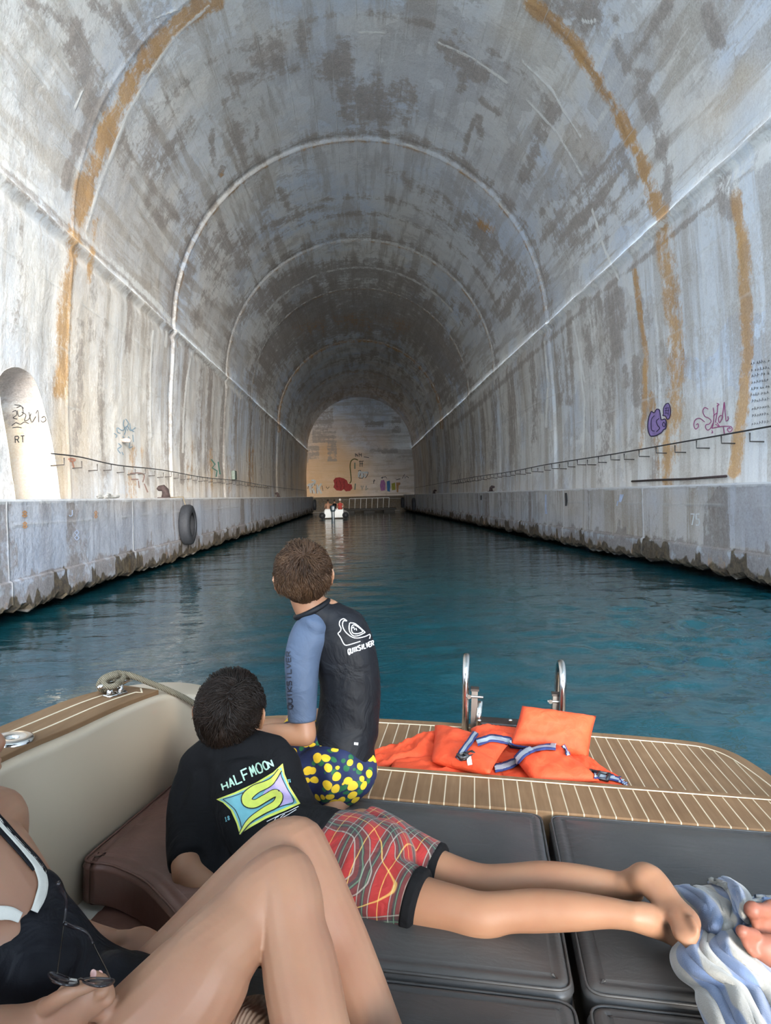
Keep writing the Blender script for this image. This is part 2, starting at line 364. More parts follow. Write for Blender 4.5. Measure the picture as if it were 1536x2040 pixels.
def seg_dist(P,pts):
    d=np.full(len(P),1e9)
    for (a,b) in zip(pts[:-1],pts[1:]):
        a=np.array(a[:2],float); b=np.array(b[:2],float); ab=b-a
        t=np.clip(((P-a)@ab)/(ab@ab+1e-9),0,1); d=np.minimum(d,np.hypot(*(P-a-t[:,None]*ab).T))
    return d
def paint(me,co,arcv,extra=None,strokes=True):
    P=projw(co); ok=co[:,1]>3
    c=np.zeros((len(co),4),np.float32); w=np.zeros((len(co),4),np.float32); w[:,3]=1
    ix={'r':0,'g':1,'b':2}
    if strokes:
        for ch,wd,pts,s in ST:
            xs=[p[0] for p in pts]; ys=[p[1] for p in pts]
            k=np.where(ok&(P[:,0]>min(xs)-3*wd)&(P[:,0]<max(xs)+3*wd)&(P[:,1]>min(ys)-3*wd)&(P[:,1]<max(ys)+3*wd))[0]
            if len(k)==0: continue
            d=seg_dist(P[k],pts); v=s*(1-smooth(wd*.1,wd*1.9,d))
            c[k,ix[ch]]=np.maximum(c[k,ix[ch]],v)
        for ch,wd,pts,s in TINT_CAST:
            d=seg_dist(P,pts); v=s*(1-smooth(0,wd*1.4,d))*ok
            w[:,ix[ch]]=np.maximum(w[:,ix[ch]],v)
    if extra is not None: extra(co,c,w,P)
    a=me.attributes.new('stain','FLOAT_COLOR','POINT'); a.data.foreach_set('color',np.clip(c,0,1).ravel())
    a=me.attributes.new('tint_cast','FLOAT_COLOR','POINT'); a.data.foreach_set('color',np.clip(w,0,1).ravel())
    a=me.attributes.new('arc','FLOAT_VECTOR','POINT'); a.data.foreach_set('vector',arcv.astype(np.float32).ravel())
def vnoise(x,y,seed=0):
    """cheap smooth value noise"""
    r=np.random.RandomState(seed); T=r.rand(64,64)
    xi=np.floor(x).astype(int); yi=np.floor(y).astype(int); fx=x-xi; fy=y-yi; fx=fx*fx*(3-2*fx); fy=fy*fy*(3-2*fy)
    g=lambda i,j:T[i%64,j%64]
    return (g(xi,yi)*(1-fx)+g(xi+1,yi)*fx)*(1-fy)+(g(xi,yi+1)*(1-fx)+g(xi+1,yi+1)*fx)*fy
Ys=[Y0]
while Ys[-1]<Y1: Ys.append(Ys[-1]+(.8 if Ys[-1]<9 else max(.035,.0032*Ys[-1])))
Ys[-1]=Y1; Ys=np.array(Ys)
def inward(Y,s):
    """relief of the lining: joints, lips and slight bay offsets"""
    d=.018*(vnoise(Y*.9,s*.9,1)-.5)+.012*(vnoise(Y*3,s*3,2)-.5)
    for i,yj in enumerate(RINGS):
        yy=Y-yj+.06*(vnoise(s*1.2,np.full_like(s,yj),3)-.5)
        d=d+(.012 if i<2 else .015)*np.exp(-(yy/.06)**2)-(.0 if i<2 else .03)*np.exp(-((yy+.22)/.1)**2)
    bay=np.searchsorted(RINGS,Y); d=d+np.array([0,.0,.0,.03,.05,.0,.05,.0])[bay]
    return d
def grid_obj(name,params,fn,mat,keep=None):
    """params: 1-D array across; fn(Yg,Sg)->xyz,arc"""
    Yg,Sg=np.meshgrid(Ys,params,indexing='ij'); co,av=fn(Yg.ravel(),Sg.ravel())
    n,m=len(Ys),len(params); i=np.arange(n-1)[:,None]*m+np.arange(m-1)[None]; i=i.ravel()
    F=np.stack([i,i+m,i+m+1,i+1],1)
    if keep is not None: co,F=keep(co,F)
    me=bpy.data.meshes.new(name); me.vertices.add(len(co)); me.vertices.foreach_set('co',co.ravel())
    me.loops.add(F.size); me.loops.foreach_set('vertex_index',F.ravel())
    me.polygons.add(len(F)); me.polygons.foreach_set('loop_start',np.arange(len(F))*4); me.polygons.foreach_set('use_smooth',[True]*len(F))
    me.update(calc_edges=True); paint(me,co,av)
    o=obj(name,me,mat,None,'world'); o['kind']='structure'; return o
MV=concrete('vault_concrete',vault=True); MW=concrete('wall_concrete'); MBK=concrete('back_concrete',back=True)
def vault(Y,a):
    s=a*RT; r=RT-inward(Y,s)
    return np.stack([CXT+r*np.sin(a),Y,ZS+r*np.cos(a)],1),np.stack([s,Y,ZS+r*np.cos(a)],1)
grid_obj('ceiling',np.linspace(-math.pi/2,math.pi/2,330),vault,MV)
def wallfn(side):
    xs=CXT+side*RT; xb=-6.05 if side<0 else 6.5
    def f(Y,z):
        t=(z-ZQ)/(ZS-ZQ); x=xb+(xs-xb)*t+side*.10*np.sin(np.pi*t)
        d=inward(Y,z)+.07*np.exp(-((z-ZS+.06)/.06)**2)-.05*np.exp(-((z-ZS+.25)/.1)**2)+.02*vnoise(Y*1.5,z*.4,5)
        return np.stack([x-side*d,Y,z],1),np.stack([np.full_like(z,side*9.5),Y,z],1)
    return f
WL,WR=wallfn(-1),wallfn(1)
# niche in the left wall: outline traced in (px,py) on the wall plane
NPX=[(30,996),(24,930),(18,860),(10,790),(8,760),(16,742),(30,733),(44,731),(60,738),(74,752),(86,780),(98,830),(108,880),(114,930),(119,996)]
NIC=[WX(x,y,-6.05+.12*min(1,(1000-y)/260)) for x,y in NPX]
NP2=np.array([(p.y,p.z) for p in NIC]); NP2[0,1]=NP2[-1,1]=ZQ-.02
NDX=np.array([p.y for p in NIC])
def inpoly(P,poly):
    r=np.zeros(len(P),bool); n=len(poly)
    for i in range(n):
        a=poly[i]; b=poly[(i+1)%n]
        c=((a[1]>P[:,1])!=(b[1]>P[:,1]))&(P[:,0]<(b[0]-a[0])*(P[:,1]-a[1])/(b[1]-a[1]+1e-12)+a[0]); r^=c
    return r
NPS=np.array(crom(NP2,4)); 
def keep_niche(co,F):
    P=co[:,1:3]; ins=inpoly(P,NPS)
    full=ins[F].all(1); F=F[~full]
    used=np.zeros(len(co),bool); used[F.ravel()]=True
    for k in np.where(ins&used)[0]:
        p=P[k]; best=None
        for a,b in zip(NPS[:-1],NPS[1:]):
            ab=b-a; t=min(1,max(0,(p-a)@ab/(ab@ab+1e-12))); q=a+t*ab; d=np.hypot(*(p-q))
            if best is None or d<best[0]: best=(d,q)
        if p[1]>ZQ+.01: co[k,1:3]=best[1]
    return co,F
zs=np.linspace(ZQ,ZS,120)
wl=grid_obj('wall_left',zs,WL,MW,keep_niche); wr=grid_obj('wall_right',zs,WR,MW)
# niche recess
xw=WL(NPS[:,0],np.maximum(NPS[:,1],ZQ))[0][:,0]
cyn=NPS[:,0].mean()
v=[];f=[]; K=12
for k in range(K+1):
    t=k/K; dep=1.0*math.sin(t*math.pi/2); sh=math.cos(t*math.pi/2)
    for i,(y,z) in enumerate(NPS):
        zz=ZQ+(z-ZQ)*(.62+.38*sh) if k else z
        yy=cyn+(y-cyn)*(.08+.92*sh)+ (0)
        v.append((xw[i]+.01-dep,yy,zz))
n=len(NPS)
for k in range(K):
    for i in range(n-1): f.append((k*n+i,k*n+i+1,(k+1)*n+i+1,(k+1)*n+i))
me=mesh('niche',v,f); co=np.array(v)
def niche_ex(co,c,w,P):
    z=co[:,2]; c[:,1]=np.maximum(1.*smooth(3.2,3.6,z),.5*smooth(2.9,3.0,z)*(1-smooth(3.05,3.2,z))); w[:,0]=.9*(1-smooth(2.9,3.4,z)); w[:,2]=.2  # niche top darkened in the colour to offset the sun
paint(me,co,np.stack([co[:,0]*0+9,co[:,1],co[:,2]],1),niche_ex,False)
o=obj('niche',me,MW,wl,'world')
# back wall
gx=np.linspace(CXT-7,CXT+7,90); gz=np.linspace(-.5,13.2,90)
X,Z=np.meshgrid(gx,gz,indexing='ij'); co=np.stack([X.ravel(),np.full(X.size,Y1),Z.ravel()],1)
i=(np.arange(89)[:,None]*90+np.arange(89)[None]).ravel(); F=np.stack([i,i+90,i+91,i+1],1)
me=mesh('wall_back',co,F)
def back_ex(co,c,w,P):
    for (x0,y0,x1,y1,s) in ((625,830,650,880,.62),(655,860,668,915,.62),(610,890,634,912,.62),(600,915,612,925,.5),(730,842,760,848,.8),(783,832,795,860,.6),(636,815,660,850,.7),(740,896,790,899,.7)):
        k=(P[:,0]>x0-3)&(P[:,0]<x1+3)&(P[:,1]>y0-3)&(P[:,1]<y1+3); c[k,1]=np.maximum(c[k,1],s)
    w[:,0]=np.maximum(w[:,0],.85*smooth(880,925,P[:,1])*(1-smooth(690,790,P[:,0]))); w[:,0]=np.maximum(w[:,0],.35*smooth(890,940,P[:,1]))
    w[:,1]=np.maximum(w[:,1],.3*(1-smooth(840,900,P[:,1])))
paint(me,co,np.stack([co[:,0],co[:,1],co[:,2]],1),back_ex)
wb=obj('wall_back',me,MBK,None,'world'); wb['kind']='structure'
# ------------------------------------------------------------------ quays
WATER_Z=-.10
QL=[(-7,-4.42),(70,-4.42)]
QR=[(-7,5.78),(12,5.75),(20,5.5),(41,5.2),(70,4.35)]
MQ,nt,bq=nmat('quay_concrete')
def quay_material():
    m=concrete('quay_concrete',quay=True); nt=m.node_tree; b=nt.nodes['Principled BSDF']
    return m
MQ=quay_material()
def quay(side,line,name):
    ys=[line[0][0]]
    while ys[-1]<70: ys.append(ys[-1]+(.8 if ys[-1]<6 else max(.03,.004*ys[-1])))
    ys=np.array(ys); xs=np.interp(ys,[p[0] for p in line],[p[1] for p in line])
    back=side*8.0
    # rows of the section: (inset, z)
    rows=[('w',ZQ),(.03,ZQ),(.0,ZQ-.03)]+[(.0,z) for z in np.linspace(ZQ-.08,.44,26)]+[(-.035,.42)]+[(-.04,z) for z in np.linspace(.38,.06,14)]+[('b',.0),(.3,.03),(.9,.06),(1.2,-.6)]
    V=[];A=[]
    rg=.10*(vnoise(ys*2.2,ys*0,11)-.3)+.07*(vnoise(ys*7,ys*0,12)-.5)+.05*(vnoise(ys*17,ys*0,13)-.5)
    for k,(ins,z) in enumerate(rows):
        if ins=='w': x=np.full_like(ys,back); zz=np.full_like(ys,z)
        elif ins=='b': x=xs+side*.04; zz=rg+0.
        else:
            x=xs+side*ins; zz=np.full_like(ys,z)
            if .06<=z<=.40: zz=z+(rg)*(.40-z)/.34
            if z>.06: x=x-side*(.02*(vnoise(ys*.7,ys*0+z*2,21)-.5)+.008*(vnoise(ys*3,ys*0+z*4,22)-.5))
            elif ins>0: zz=zz+rg*.5 if z>0 else zz
        V.append(np.stack([x,ys,zz],1)); A.append(np.stack([np.full_like(ys,side*4.),ys,zz],1))
    n=len(ys); co=np.concatenate(V); av=np.concatenate(A); F=[]
    for k in range(len(rows)-1):
        i=k*n+np.arange(n-1); F.append(np.stack([i,i+1,i+n+1,i+n],1))
    F=np.concatenate(F)
    if side<0: F=F[:,::-1]
    me=mesh(name,co,F,False)
    def ex(co,c,w,P):
        z=co[:,2]; y=co[:,1]
        foot=1-smooth(.16,.46,z-.12*(vnoise(y*9,z*0,31)-.3)-.18*(vnoise(y*3,z*0,32)>.62))
        c[:,1]=np.maximum(c[:,1],foot*1.1); c[:,0]=np.maximum(c[:,0],.45*(1-smooth(.1,.42,z))*(vnoise(y*6,z*0,33)>.6)); c[:,3]=1.1*(1-smooth(.0,.24,z-.20*(vnoise(y*8,z*0,35)-.3)-.22*(vnoise(y*2.4,z*0,36)>.60)))
        seam=(z<.46)&(z>.40); c[seam,1]=.8
        for yj in np.arange(9.3,70,5.1):
            k=np.abs(y-yj)<.03; c[k,2]=.9*(z[k]>.1)
        c[:,1]=np.maximum(c[:,1],.7*(vnoise(y*1.6,z*.2,34)>.86)*(z<ZQ))
        if side<0: w[:,1]=np.maximum(w[:,1],.75*(1-smooth(.9,1.5,z))+.2); w[:,0]=np.maximum(w[:,0],.25*smooth(1.1,1.4,z)*(y>13))
        else:
            w[:,0]=np.maximum(w[:,0],(.30*(1-smooth(18,24,y)))*(z>.42)); w[:,1]=np.maximum(w[:,1],.75*(z<.42)+.5*smooth(11.8,10.5,y)*(z>.5)+.4*(1-smooth(.6,.9,z))*(y>18))
        c[:,2]=np.maximum(c[:,2],.8*((z>ZQ-.07)))
    paint(me,co,av,ex,False)
    o=obj(name,me,MQ,None,'world'); o['kind']='structure'; return o
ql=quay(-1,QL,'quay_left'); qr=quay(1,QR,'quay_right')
# cross quay at the far end
me=MB().box((0,77.9,.6),(17,15.6,1.6)).mesh('q',False)
for nm in ('stain','tint_cast'):
    me.attributes.new(nm,'FLOAT_COLOR','POINT').data.foreach_set('color',[.2,.3,.1,1]*len(me.vertices))
me.attributes.new('arc','FLOAT_VECTOR','POINT').data.foreach_set('vector',[c for v_ in me.vertices for c in v_.co])
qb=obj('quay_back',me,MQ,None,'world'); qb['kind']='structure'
# seabed
mbed=simple('seabed',(.02,.07,.08),.9)
bed=obj('floor',mesh('floor',[(-40,-60,-6),(40,-60,-6),(40,90,-6),(-40,90,-6)],[(0,1,2,3)]),mbed,None,'world'); bed['kind']='structure'
# ------------------------------------------------------------------ water
mw,nt,b=nmat('water'); geo=N(nt,'ShaderNodeNewGeometry').outputs['Position']
b.inputs['Roughness'].default_value=.03; b.inputs['IOR'].default_value=1.33; b.inputs['Specular IOR Level'].default_value=.5
nb=noise(nt,geo,.12,3)
link(nt,mix(nt,ramp(nt,nb,[(.35,0.),(.65,1.)]),(.004,.042,.058),(.005,.058,.074)),b.inputs['Base Color'])
w1=noise(nt,mapping(nt,geo,(.9,1.6,1)),1.6,3,.5,.4); w2=noise(nt,mapping(nt,geo,(1,1.4,1)),6,3,.55,.5); w3=noise(nt,mapping(nt,geo,(1,1,1)),.45,2,.5)
h=math_(nt,'ADD',math_(nt,'ADD',math_(nt,'MULTIPLY',w1,.6),math_(nt,'MULTIPLY',w2,.16)),math_(nt,'MULTIPLY',w3,1.0))
bump(nt,b,h,.34,.09)
# gentle real waves near the boat
def wave_grid(x0,x1,y0,y1,nx,ny):
    xs=np.linspace(x0,x1,nx); ys=y0+(y1-y0)*np.linspace(0,1,ny)**2.2; X,Y=np.meshgrid(xs,ys)
    amp=np.exp(-Y/22)
    H=.030*amp*(vnoise(X*.9,Y*1.5,41)-.5)+.020*amp*(vnoise(X*2.3+9,Y*3.2,42)-.5)
    ch=np.exp(-((Y-7.2)/3.)**2-((X-4.6)/2.6)**2)
    H=H+ch*(.10*(vnoise(X*3,Y*4.5,43)-.5)+.05*(vnoise(X*8,Y*9,44)-.5))
    co=np.stack([X.ravel(),Y.ravel(),WATER_Z+H.ravel()],1); i=(np.arange(ny-1)[:,None]*nx+np.arange(nx-1)[None]).ravel()
    return co,np.stack([i,i+1,i+nx+1,i+nx],1)
co,F=wave_grid(-7,8,2.0,84,360,460)
MBw=mesh('water',co,F)
o=obj('water',MBw,mw,None,'world'); tagp(o,'dark teal rippled water filling the canal between the two quays','water',kind='stuff')
me=mesh('outer',[(-60,-90,WATER_Z),(60,-90,WATER_Z),(60,2.0,WATER_Z),(-60,2.0,WATER_Z)],[(0,1,2,3)])
o2=obj('open_water',me,mw,None,'world'); tagp(o2,'open sea outside the tunnel mouth, behind the boat','water',kind='stuff')
# ================================================================== THE BOAT
def teak(name='teak_decking',seams=True):
    m,nt,b=nmat(name); v=oc(nt); s=N(nt,'ShaderNodeSeparateXYZ'); link(nt,v,s.inputs[0])
    g=noise(nt,mapping(nt,v,(60,5,60)),1,4,.6)
    col=mix(nt,ramp(nt,g,[(.3,0.),(.7,1.)]),(.155,.088,.044),(.200,.118,.062))
    col=mix(nt,.25,col,mix(nt,ramp(nt,noise(nt,v,3,3),[(.4,0.),(.6,1.)]),(.30,.25,.2),(.8,.75,.7)),'OVERLAY')
    if seams:
        f=math_(nt,'FRACT',math_(nt,'DIVIDE',math_(nt,'SUBTRACT',s.outputs[0],.110-10*.0393-.0014),.0393))
        ln=ramp(nt,f,[(0.,1.),(.075,1.),(.09,0.)],'LINEAR')
        col=mix(nt,ln,col,(.52,.42,.29))
    link(nt,col,b.inputs['Base Color']); b.inputs['Roughness'].default_value=.7; b.inputs['Specular IOR Level'].default_value=.2
    bump(nt,b,g,.15,.001); return m
TEAK=teak(); TEAKP=teak('teak_plain',False)
CREAM=simple('cream_gelcoat',(.40,.32,.23),.32,var=.05,scale=3,coat=.3)
SEAM=simple('cream_caulk',(.68,.56,.40),.6)
WHITEHULL=simple('white_gelcoat',(.62,.56,.47),.3)
CHROME=simple('stainless_steel',(.62,.60,.57),.16,1,bstr=.05,bscale=60)
def vinyl(name,c,c2):
    m,nt,b=nmat(name); v=oc(nt)
    n1=noise(nt,v,5,5,.6,.4); n2=noise(nt,mapping(nt,v,(1,3,1)),7,4,.6,1.2)
    link(nt,mix(nt,ramp(nt,n1,[(.35,0.),(.7,1.)]),c,c2),b.inputs['Base Color'])
    b.inputs['Roughness'].default_value=.42; b.inputs['Specular IOR Level'].default_value=.45
    vv=N(nt,'ShaderNodeTexVoronoi'); vv.inputs['Scale'].default_value=900; link(nt,v,vv.inputs['Vector'])
    h=math_(nt,'ADD',math_(nt,'MULTIPLY',n2,1.),math_(nt,'MULTIPLY',vv.outputs[0],.02))
    bump(nt,b,h,.18,.010); return m
BLACKV=vinyl('charcoal_vinyl',(.052,.049,.047),(.066,.062,.059)); BROWNV=vinyl('brown_vinyl',(.11,.050,.036),(.15,.072,.052))
boat=thing('motorboat','cream motorboat with teak-look decking, charcoal sunpad and stern swim deck','boat',(0,0,0))
def poly_slab(name,pts,z0,z1,mat,parent,bev=.006,label=None):
    """pts boat xy outline, extruded between heights"""
    bm=bmesh.new(); vs=[bm.verts.new((p[0],p[1],z0)) for p in pts]; f=bm.faces.new(vs)
    r=bmesh.ops.extrude_face_region(bm,geom=[f]); top=[g for g in r['geom'] if isinstance(g,bmesh.types.BMVert)]
    for v in top: v.co.z=z1
    bmesh.ops.recalc_face_normals(bm,faces=bm.faces[:])
    if bev:
        ed=[e for e in bm.edges if all(abs(v.co.z-z1)<1e-5 for v in e.verts) and len(e.link_faces)==2]
        bmesh.ops.bevel(bm,geom=ed,offset=bev,segments=3,profile=.5,affect='EDGES')
    bmesh.ops.triangulate(bm,faces=[f for f in bm.faces if len(f.verts)>4])
    return obj(name,bm_mesh(bm,name,False),mat,parent,label=label)
# outlines (x across, y towards the stern)
DK=[(-.95,1.95),(-.90,2.45),(-.80,2.60),(-.66,2.67),(-.40,2.70),(-.1,2.717),(.2,2.722),(.5,2.72),(.70,2.712),(.82,2.695),(.875,2.665),(.918,2.61),(.945,2.53),(.968,2.40),(.99,2.2),(1.01,2.03)]
DKs=[tuple(p) for p in crom(DK,4)]
poly_slab('swim_deck',DKs,-.11,-.062,TEAK,boat,.004)
def offset_line(pts,d):
    out=[]
    for i in range(len(pts)):
        a=Vector(pts[max(i-1,0)]); b=Vector(pts[min(i+1,len(pts)-1)]); t=(b-a).normalized(); n=Vector((t.y,-t.x)); p=Vector(pts[i])+n*d; out.append((p.x,p.y))
    return out
def ribbon(pts,w,z,th=.002,closed=False):
    a=offset_line(pts,-w/2); b=offset_line(pts,w/2); v=[];f=[]; n=len(pts)
    for (p,q) in zip(a,b): v+=[(p[0],p[1],z),(q[0],q[1],z),(p[0],p[1],z-th),(q[0],q[1],z-th)]
    for i in range(n-1):
        k=4*i; f+=[(k,k+1,k+5,k+4),(k,k+4,k+6,k+2),(k+1,k+3,k+7,k+5)]
    return v,f
inn=offset_line(DKs,.022)
obj('deck_margin',mesh('m',*ribbon(inn,.044,-.0605,.004),False),TEAKP,boat)
obj('margin_inlay',mesh('m',*ribbon(offset_line(DKs,.045),.0032,-.0598,.003),False),SEAM,boat)
# raised transom strip between sunpad and swim deck
SP=[(-.60,1.865),(-.60,2.062),(.6,2.062),(.84,2.066),(1.00,2.07),(1.0,1.865)]
poly_slab('transom_cap',SP,-.11,.0,TEAK,boat,.004)
poly_slab('transom_lip',[(-.62,2.046),(-.62,2.070),(1.02,2.076),(1.02,2.052)],-.1,.0035,TEAKP,boat,.003)
obj('lip_inlay',mesh('m',*ribbon([(-.62,2.045),(1.02,2.050)],.003,.0042,.002),False),SEAM,boat)
# hull shell
def hull():
    out=[(-1.03,-1.8),(-1.05,0),(-1.04,1.0),(-1.03,1.6),(-.99,2.1),(-.92,2.42),(-.80,2.57),(-.60,2.63),(0,2.66),(.6,2.66),(.80,2.62),(.90,2.5),(.97,2.2),(1.05,1.6),(1.08,1.0),(1.08,0),(1.05,-1.8)]
    c=crom([(*p,) for p in out],3); v=[];f=[]
    for z,k in ((-.112,1.),(-.2,.99),(-.45,.95),(-.72,.84),(-.95,.5)):
        for p in c: v.append((p[0]*k+.02*(1-k),p[1]*(1-.04*(1-k)) if p[1]>0 else p[1],z))
    n=len(c)
    for r in range(4):
        for i in range(n-1): f.append((r*n+i,r*n+i+1,(r+1)*n+i+1,(r+1)*n+i))
    f.append(tuple(range(n)))   # closing deck under the furniture
    return mesh('hull',v,f)
obj('hull',hull(),WHITEHULL,boat)
# left side: coaming wall with rolled edge, wrapping into the transom
GI=[(-.95,-1.5,.25),(-.94,0,.25),(-.90,.9,.25),(-.865,1.267,.25),(-.831,1.436,.25),(-.814,1.645,.25),(-.784,1.780,.25),(-.735,1.84,.243),(-.66,1.875,.215),(-.56,1.885,.14),(-.47,1.885,.05),(-.42,1.885,-.02)]
GO=[(-1.08,-1.5,.25),(-1.07,0,.25),(-1.04,.9,.25),(-1.03,1.30,.25),(-1.02,1.50,.25),(-.985,1.72,.25),(-.915,1.87,.25),(-.80,1.96,.243),(-.68,1.985,.215),(-.56,1.99,.14),(-.47,1.99,.05),(-.42,1.99,-.02)]
def coaming():
    gi=crom(GI,8); go=crom(GO,8); v=[];f=[]
    base=crom([(-.86,-1.5,0),(-.85,0,0),(-.82,.9,0),(-.812,1.267,0),(-.812,1.436,0),(-.80,1.645,0),(-.772,1.85,0),(-.70,1.90,0),(-.62,1.91,0),(-.54,1.91,0),(-.46,1.91,0),(-.41,1.91,0)],8)
    sec=0
    for a,b,c in zip(gi,go,base):
        z=a[2]; d=(b-a); d[2]=0; L=np.linalg.norm(d); d/=L; r=.014
        zb=min(-.16,z-.1)
        pts=[(c[0],c[1],zb-.3),(c[0],c[1],min(-.02,z-.06)),]
        for t in (.2,.45,.7,.88): 
            q=np.array([c[0],c[1],0])*(1-t)+np.array([a[0],a[1],0])*t; q=q-d*.012*math.sin(math.pi*t); pts.append((q[0],q[1],min(-.02,z-.06)+(z-r-min(-.02,z-.06))*t))
        for t in (0,.33,.66,1.):
            an=math.pi/2*t; p=a+d*(r-r*math.cos(an)); pts.append((p[0],p[1],z-r+r*math.sin(an)))
        for t in (0,.33,.66,1.):
            an=math.pi/2*t; p=b-d*(r-r*math.sin(an)); pts.append((p[0],p[1],z-r+r*math.cos(an)))
        pts.append((b[0]+d[0]*.01,b[1]+d[1]*.01,z-.08)); pts.append((b[0]-d[0]*.02,b[1]-d[1]*.02,-.5))
        sec=len(pts); v+=pts
    n=len(gi)
    for i in range(n-1):
        for k in range(sec-1): f.append((i*sec+k,i*sec+k+1,(i+1)*sec+k+1,(i+1)*sec+k))
    return mesh('coaming',v,f)
obj('coaming',coaming(),CREAM,boat)
# teak on the gunwale
TI=[(-.965,-1.4),(-.955,0),(-.92,.9),(-.885,1.313),(-.856,1.479),(-.83,1.664),(-.796,1.800)]
TO=[(-1.065,-1.4),(-1.055,0),(-1.03,.9),(-1.015,1.30),(-.995,1.50),(-.962,1.70),(-.900,1.822)]
ti=[tuple(p) for p in crom(TI,6)]; to=[tuple(p) for p in crom(TO,6)]
poly_slab('gunwale_decking',ti+to[::-1],.248,.262,TEAKP,boat,.002)
def lerp_line(k): return [((1-k)*a[0]+k*b[0],(1-k)*a[1]+k*b[1]) for a,b in zip(ti,to)]
l1=lerp_line(.30)[:-2]; l2=lerp_line(.66)[:-3]
vv,ff=ribbon(l1,.004,.2632,.002); v2,f2=ribbon(l2,.004,.2632,.002)
mb=MB().add(vv,ff).add(v2,f2)
v3,f3=ribbon([l1[-1],(-.825,1.765),(-.845,1.80)],.004,.2632,.002); mb.add(v3,f3)
obj('gunwale_inlay',mb.mesh('i',False),SEAM,boat)
# starboard gunwale and the furniture bases
mb=MB(); mb.box((1.09,.9,.02),(.12,2.3,.26)); obj('starboard_coaming',mb.mesh('s',False),CREAM,boat)
mb=MB(); mb.box((.30,1.0,-.14),(1.36,1.70,.03)); mb.box((-.60,1.55,-.215),(.5,.7,.15)); obj('seat_base',mb.mesh('s',False),WHITEHULL,boat)
# unseen canvas canopy on poles, added to shade the cockpit
CANV=simple('canvas',(.10,.09,.08),.9,var=.2)
v=[];f=[]
for i in range(13):
    for j in range(13):
        u,w=i/12,j/12; v.append((-1.12+2.24*u,-1.9+2.5*w,1.32+.12*math.sin(math.pi*u)+.03*math.sin(math.pi*w)))
for i in range(12):
    for j in range(12): f.append((i*13+j,(i+1)*13+j,(i+1)*13+j+1,i*13+j+1))
cn=obj('added_shade_canopy',mesh('c',v,f),CANV,boat); md=cn.modifiers.new('t','SOLIDIFY'); md.thickness=.006
for sx_ in (-1,1):
    obj('added_canopy_pole',MB().tube([(sx_*1.05,-1.75,.2),(sx_*1.1,-1.75,1.33)],.014,10).mesh('p'),CHROME,boat)
    obj('added_canopy_pole',MB().tube([(sx_*1.05,-.75,.2),(sx_*1.1,.1,1.33)],.014,10).mesh('p'),CHROME,boat)
obj('added_shade_bulkhead',bm_mesh(bevel_box((0,-1.75,.30),(2.1,.12,1.1),.04),'h',False),CREAM,boat)  # unseen bulkhead and screen, added to block low light from behind
sc=obj('added_shade_screen',bm_mesh(bevel_box((0,-1.78,1.09),(2.1,.02,.52),.005),'w',False),simple('dark_shade_screen',(.02,.02,.022),.1),boat)
# round steel plate let into the gunwale
c=BZ(24,1474,.264)
mb=MB(); prof=[(.0,-.002),(.012,-.002),(.0125,.006),(.016,.0075),(.036,.0085),(.041,.006),(.042,0)]
v=[];f=[];n=36
for r,z in prof:
    for k in range(n): a=2*math.pi*k/n; v.append((c.x+r*math.cos(a),c.y+r*math.sin(a),.2625+z))
for i in range(len(prof)-1):
    for k in range(n): f.append((i*n+k,i*n+(k+1)%n,(i+1)*n+(k+1)%n,(i+1)*n+k))
obj('filler_plate',mesh('p',v,f),CHROME,boat,label='round steel plate with a hole on the gunwale')
# cleat
cb=BZ(216,1386,.264); ce=BZ(242,1379,.264)
ax=(ce-cb); ax.z=0; ax.normalize(); cc=(cb+ce)/2+Vector((0,0,0))
mb=MB()
for s in (-1,1):
    p=cc+ax*s*.016; mb.tube([p+Vector((0,0,-.004)),p+Vector((0,0,.008)),p+Vector((0,0,.022))],[.010,.008,.007],10)
mb.tube([cc+ax*t+Vector((0,0,z)) for t,z in ((-.052,.026),(-.04,.029),(-.02,.026),(0,.025),(.02,.026),(.04,.029),(.052,.026))],[.004,.007,.008,.008,.008,.007,.004],10)
mb.tube([cc+ax*t for t in (-.03,-.028,.028,.03)],[.006,.014,.014,.006],10,flat=((0,0,1),.35))
obj('cleat',mb.mesh('c'),CHROME,boat)
# boarding ladder
lad=bpy.data.objects.new('boarding_ladder',None); COL.objects.link(lad); lad.parent=boat; lad.location=BZ(1020,1445,-.06)
def hoop(x0,x1,ytop,ybot,yd,w):
    """vertical hoop seen edge-on: px columns at the deck"""
    a=BZ(x0,ybot,-.06); Z=(a.y); h=(BY(x1,ytop,a.y).z)
    top=BY(x1,ytop,a.y); b=a+Vector((0,.17,0))
    P=[a+Vector((0,0,-.02)),a+(Vector((top.x,a.y,h-.07))-a)*.6,Vector((top.x,a.y+.005,h-.06)),Vector((top.x,a.y+.03,h-.018)),Vector((top.x,a.y+.07,h)),Vector((top.x,a.y+.12,h-.015)),Vector((top.x,a.y+.155,h-.06)),Vector((b.x,b.y+.0,h-.14)),Vector((b.x,b.y,-.10)),Vector((b.x,b.y,-.35))]
    return [Vector(p) for p in crom(P,5)],w
for x0,x1,yt,yb in ((927,929,1317,1456),(1119,1123,1330,1462)):
    pts,w=hoop(x0,x1,yt,yb,0,.012); obj('handrail',MB().tube(pts,.0125,14).mesh('h'),CHROME,lad)
BRACK=simple('dull_steel',(.26,.24,.22),.4,1); DWOOD=simple('dark_wet_wood',(.035,.022,.016),.5,var=.4,scale=30)
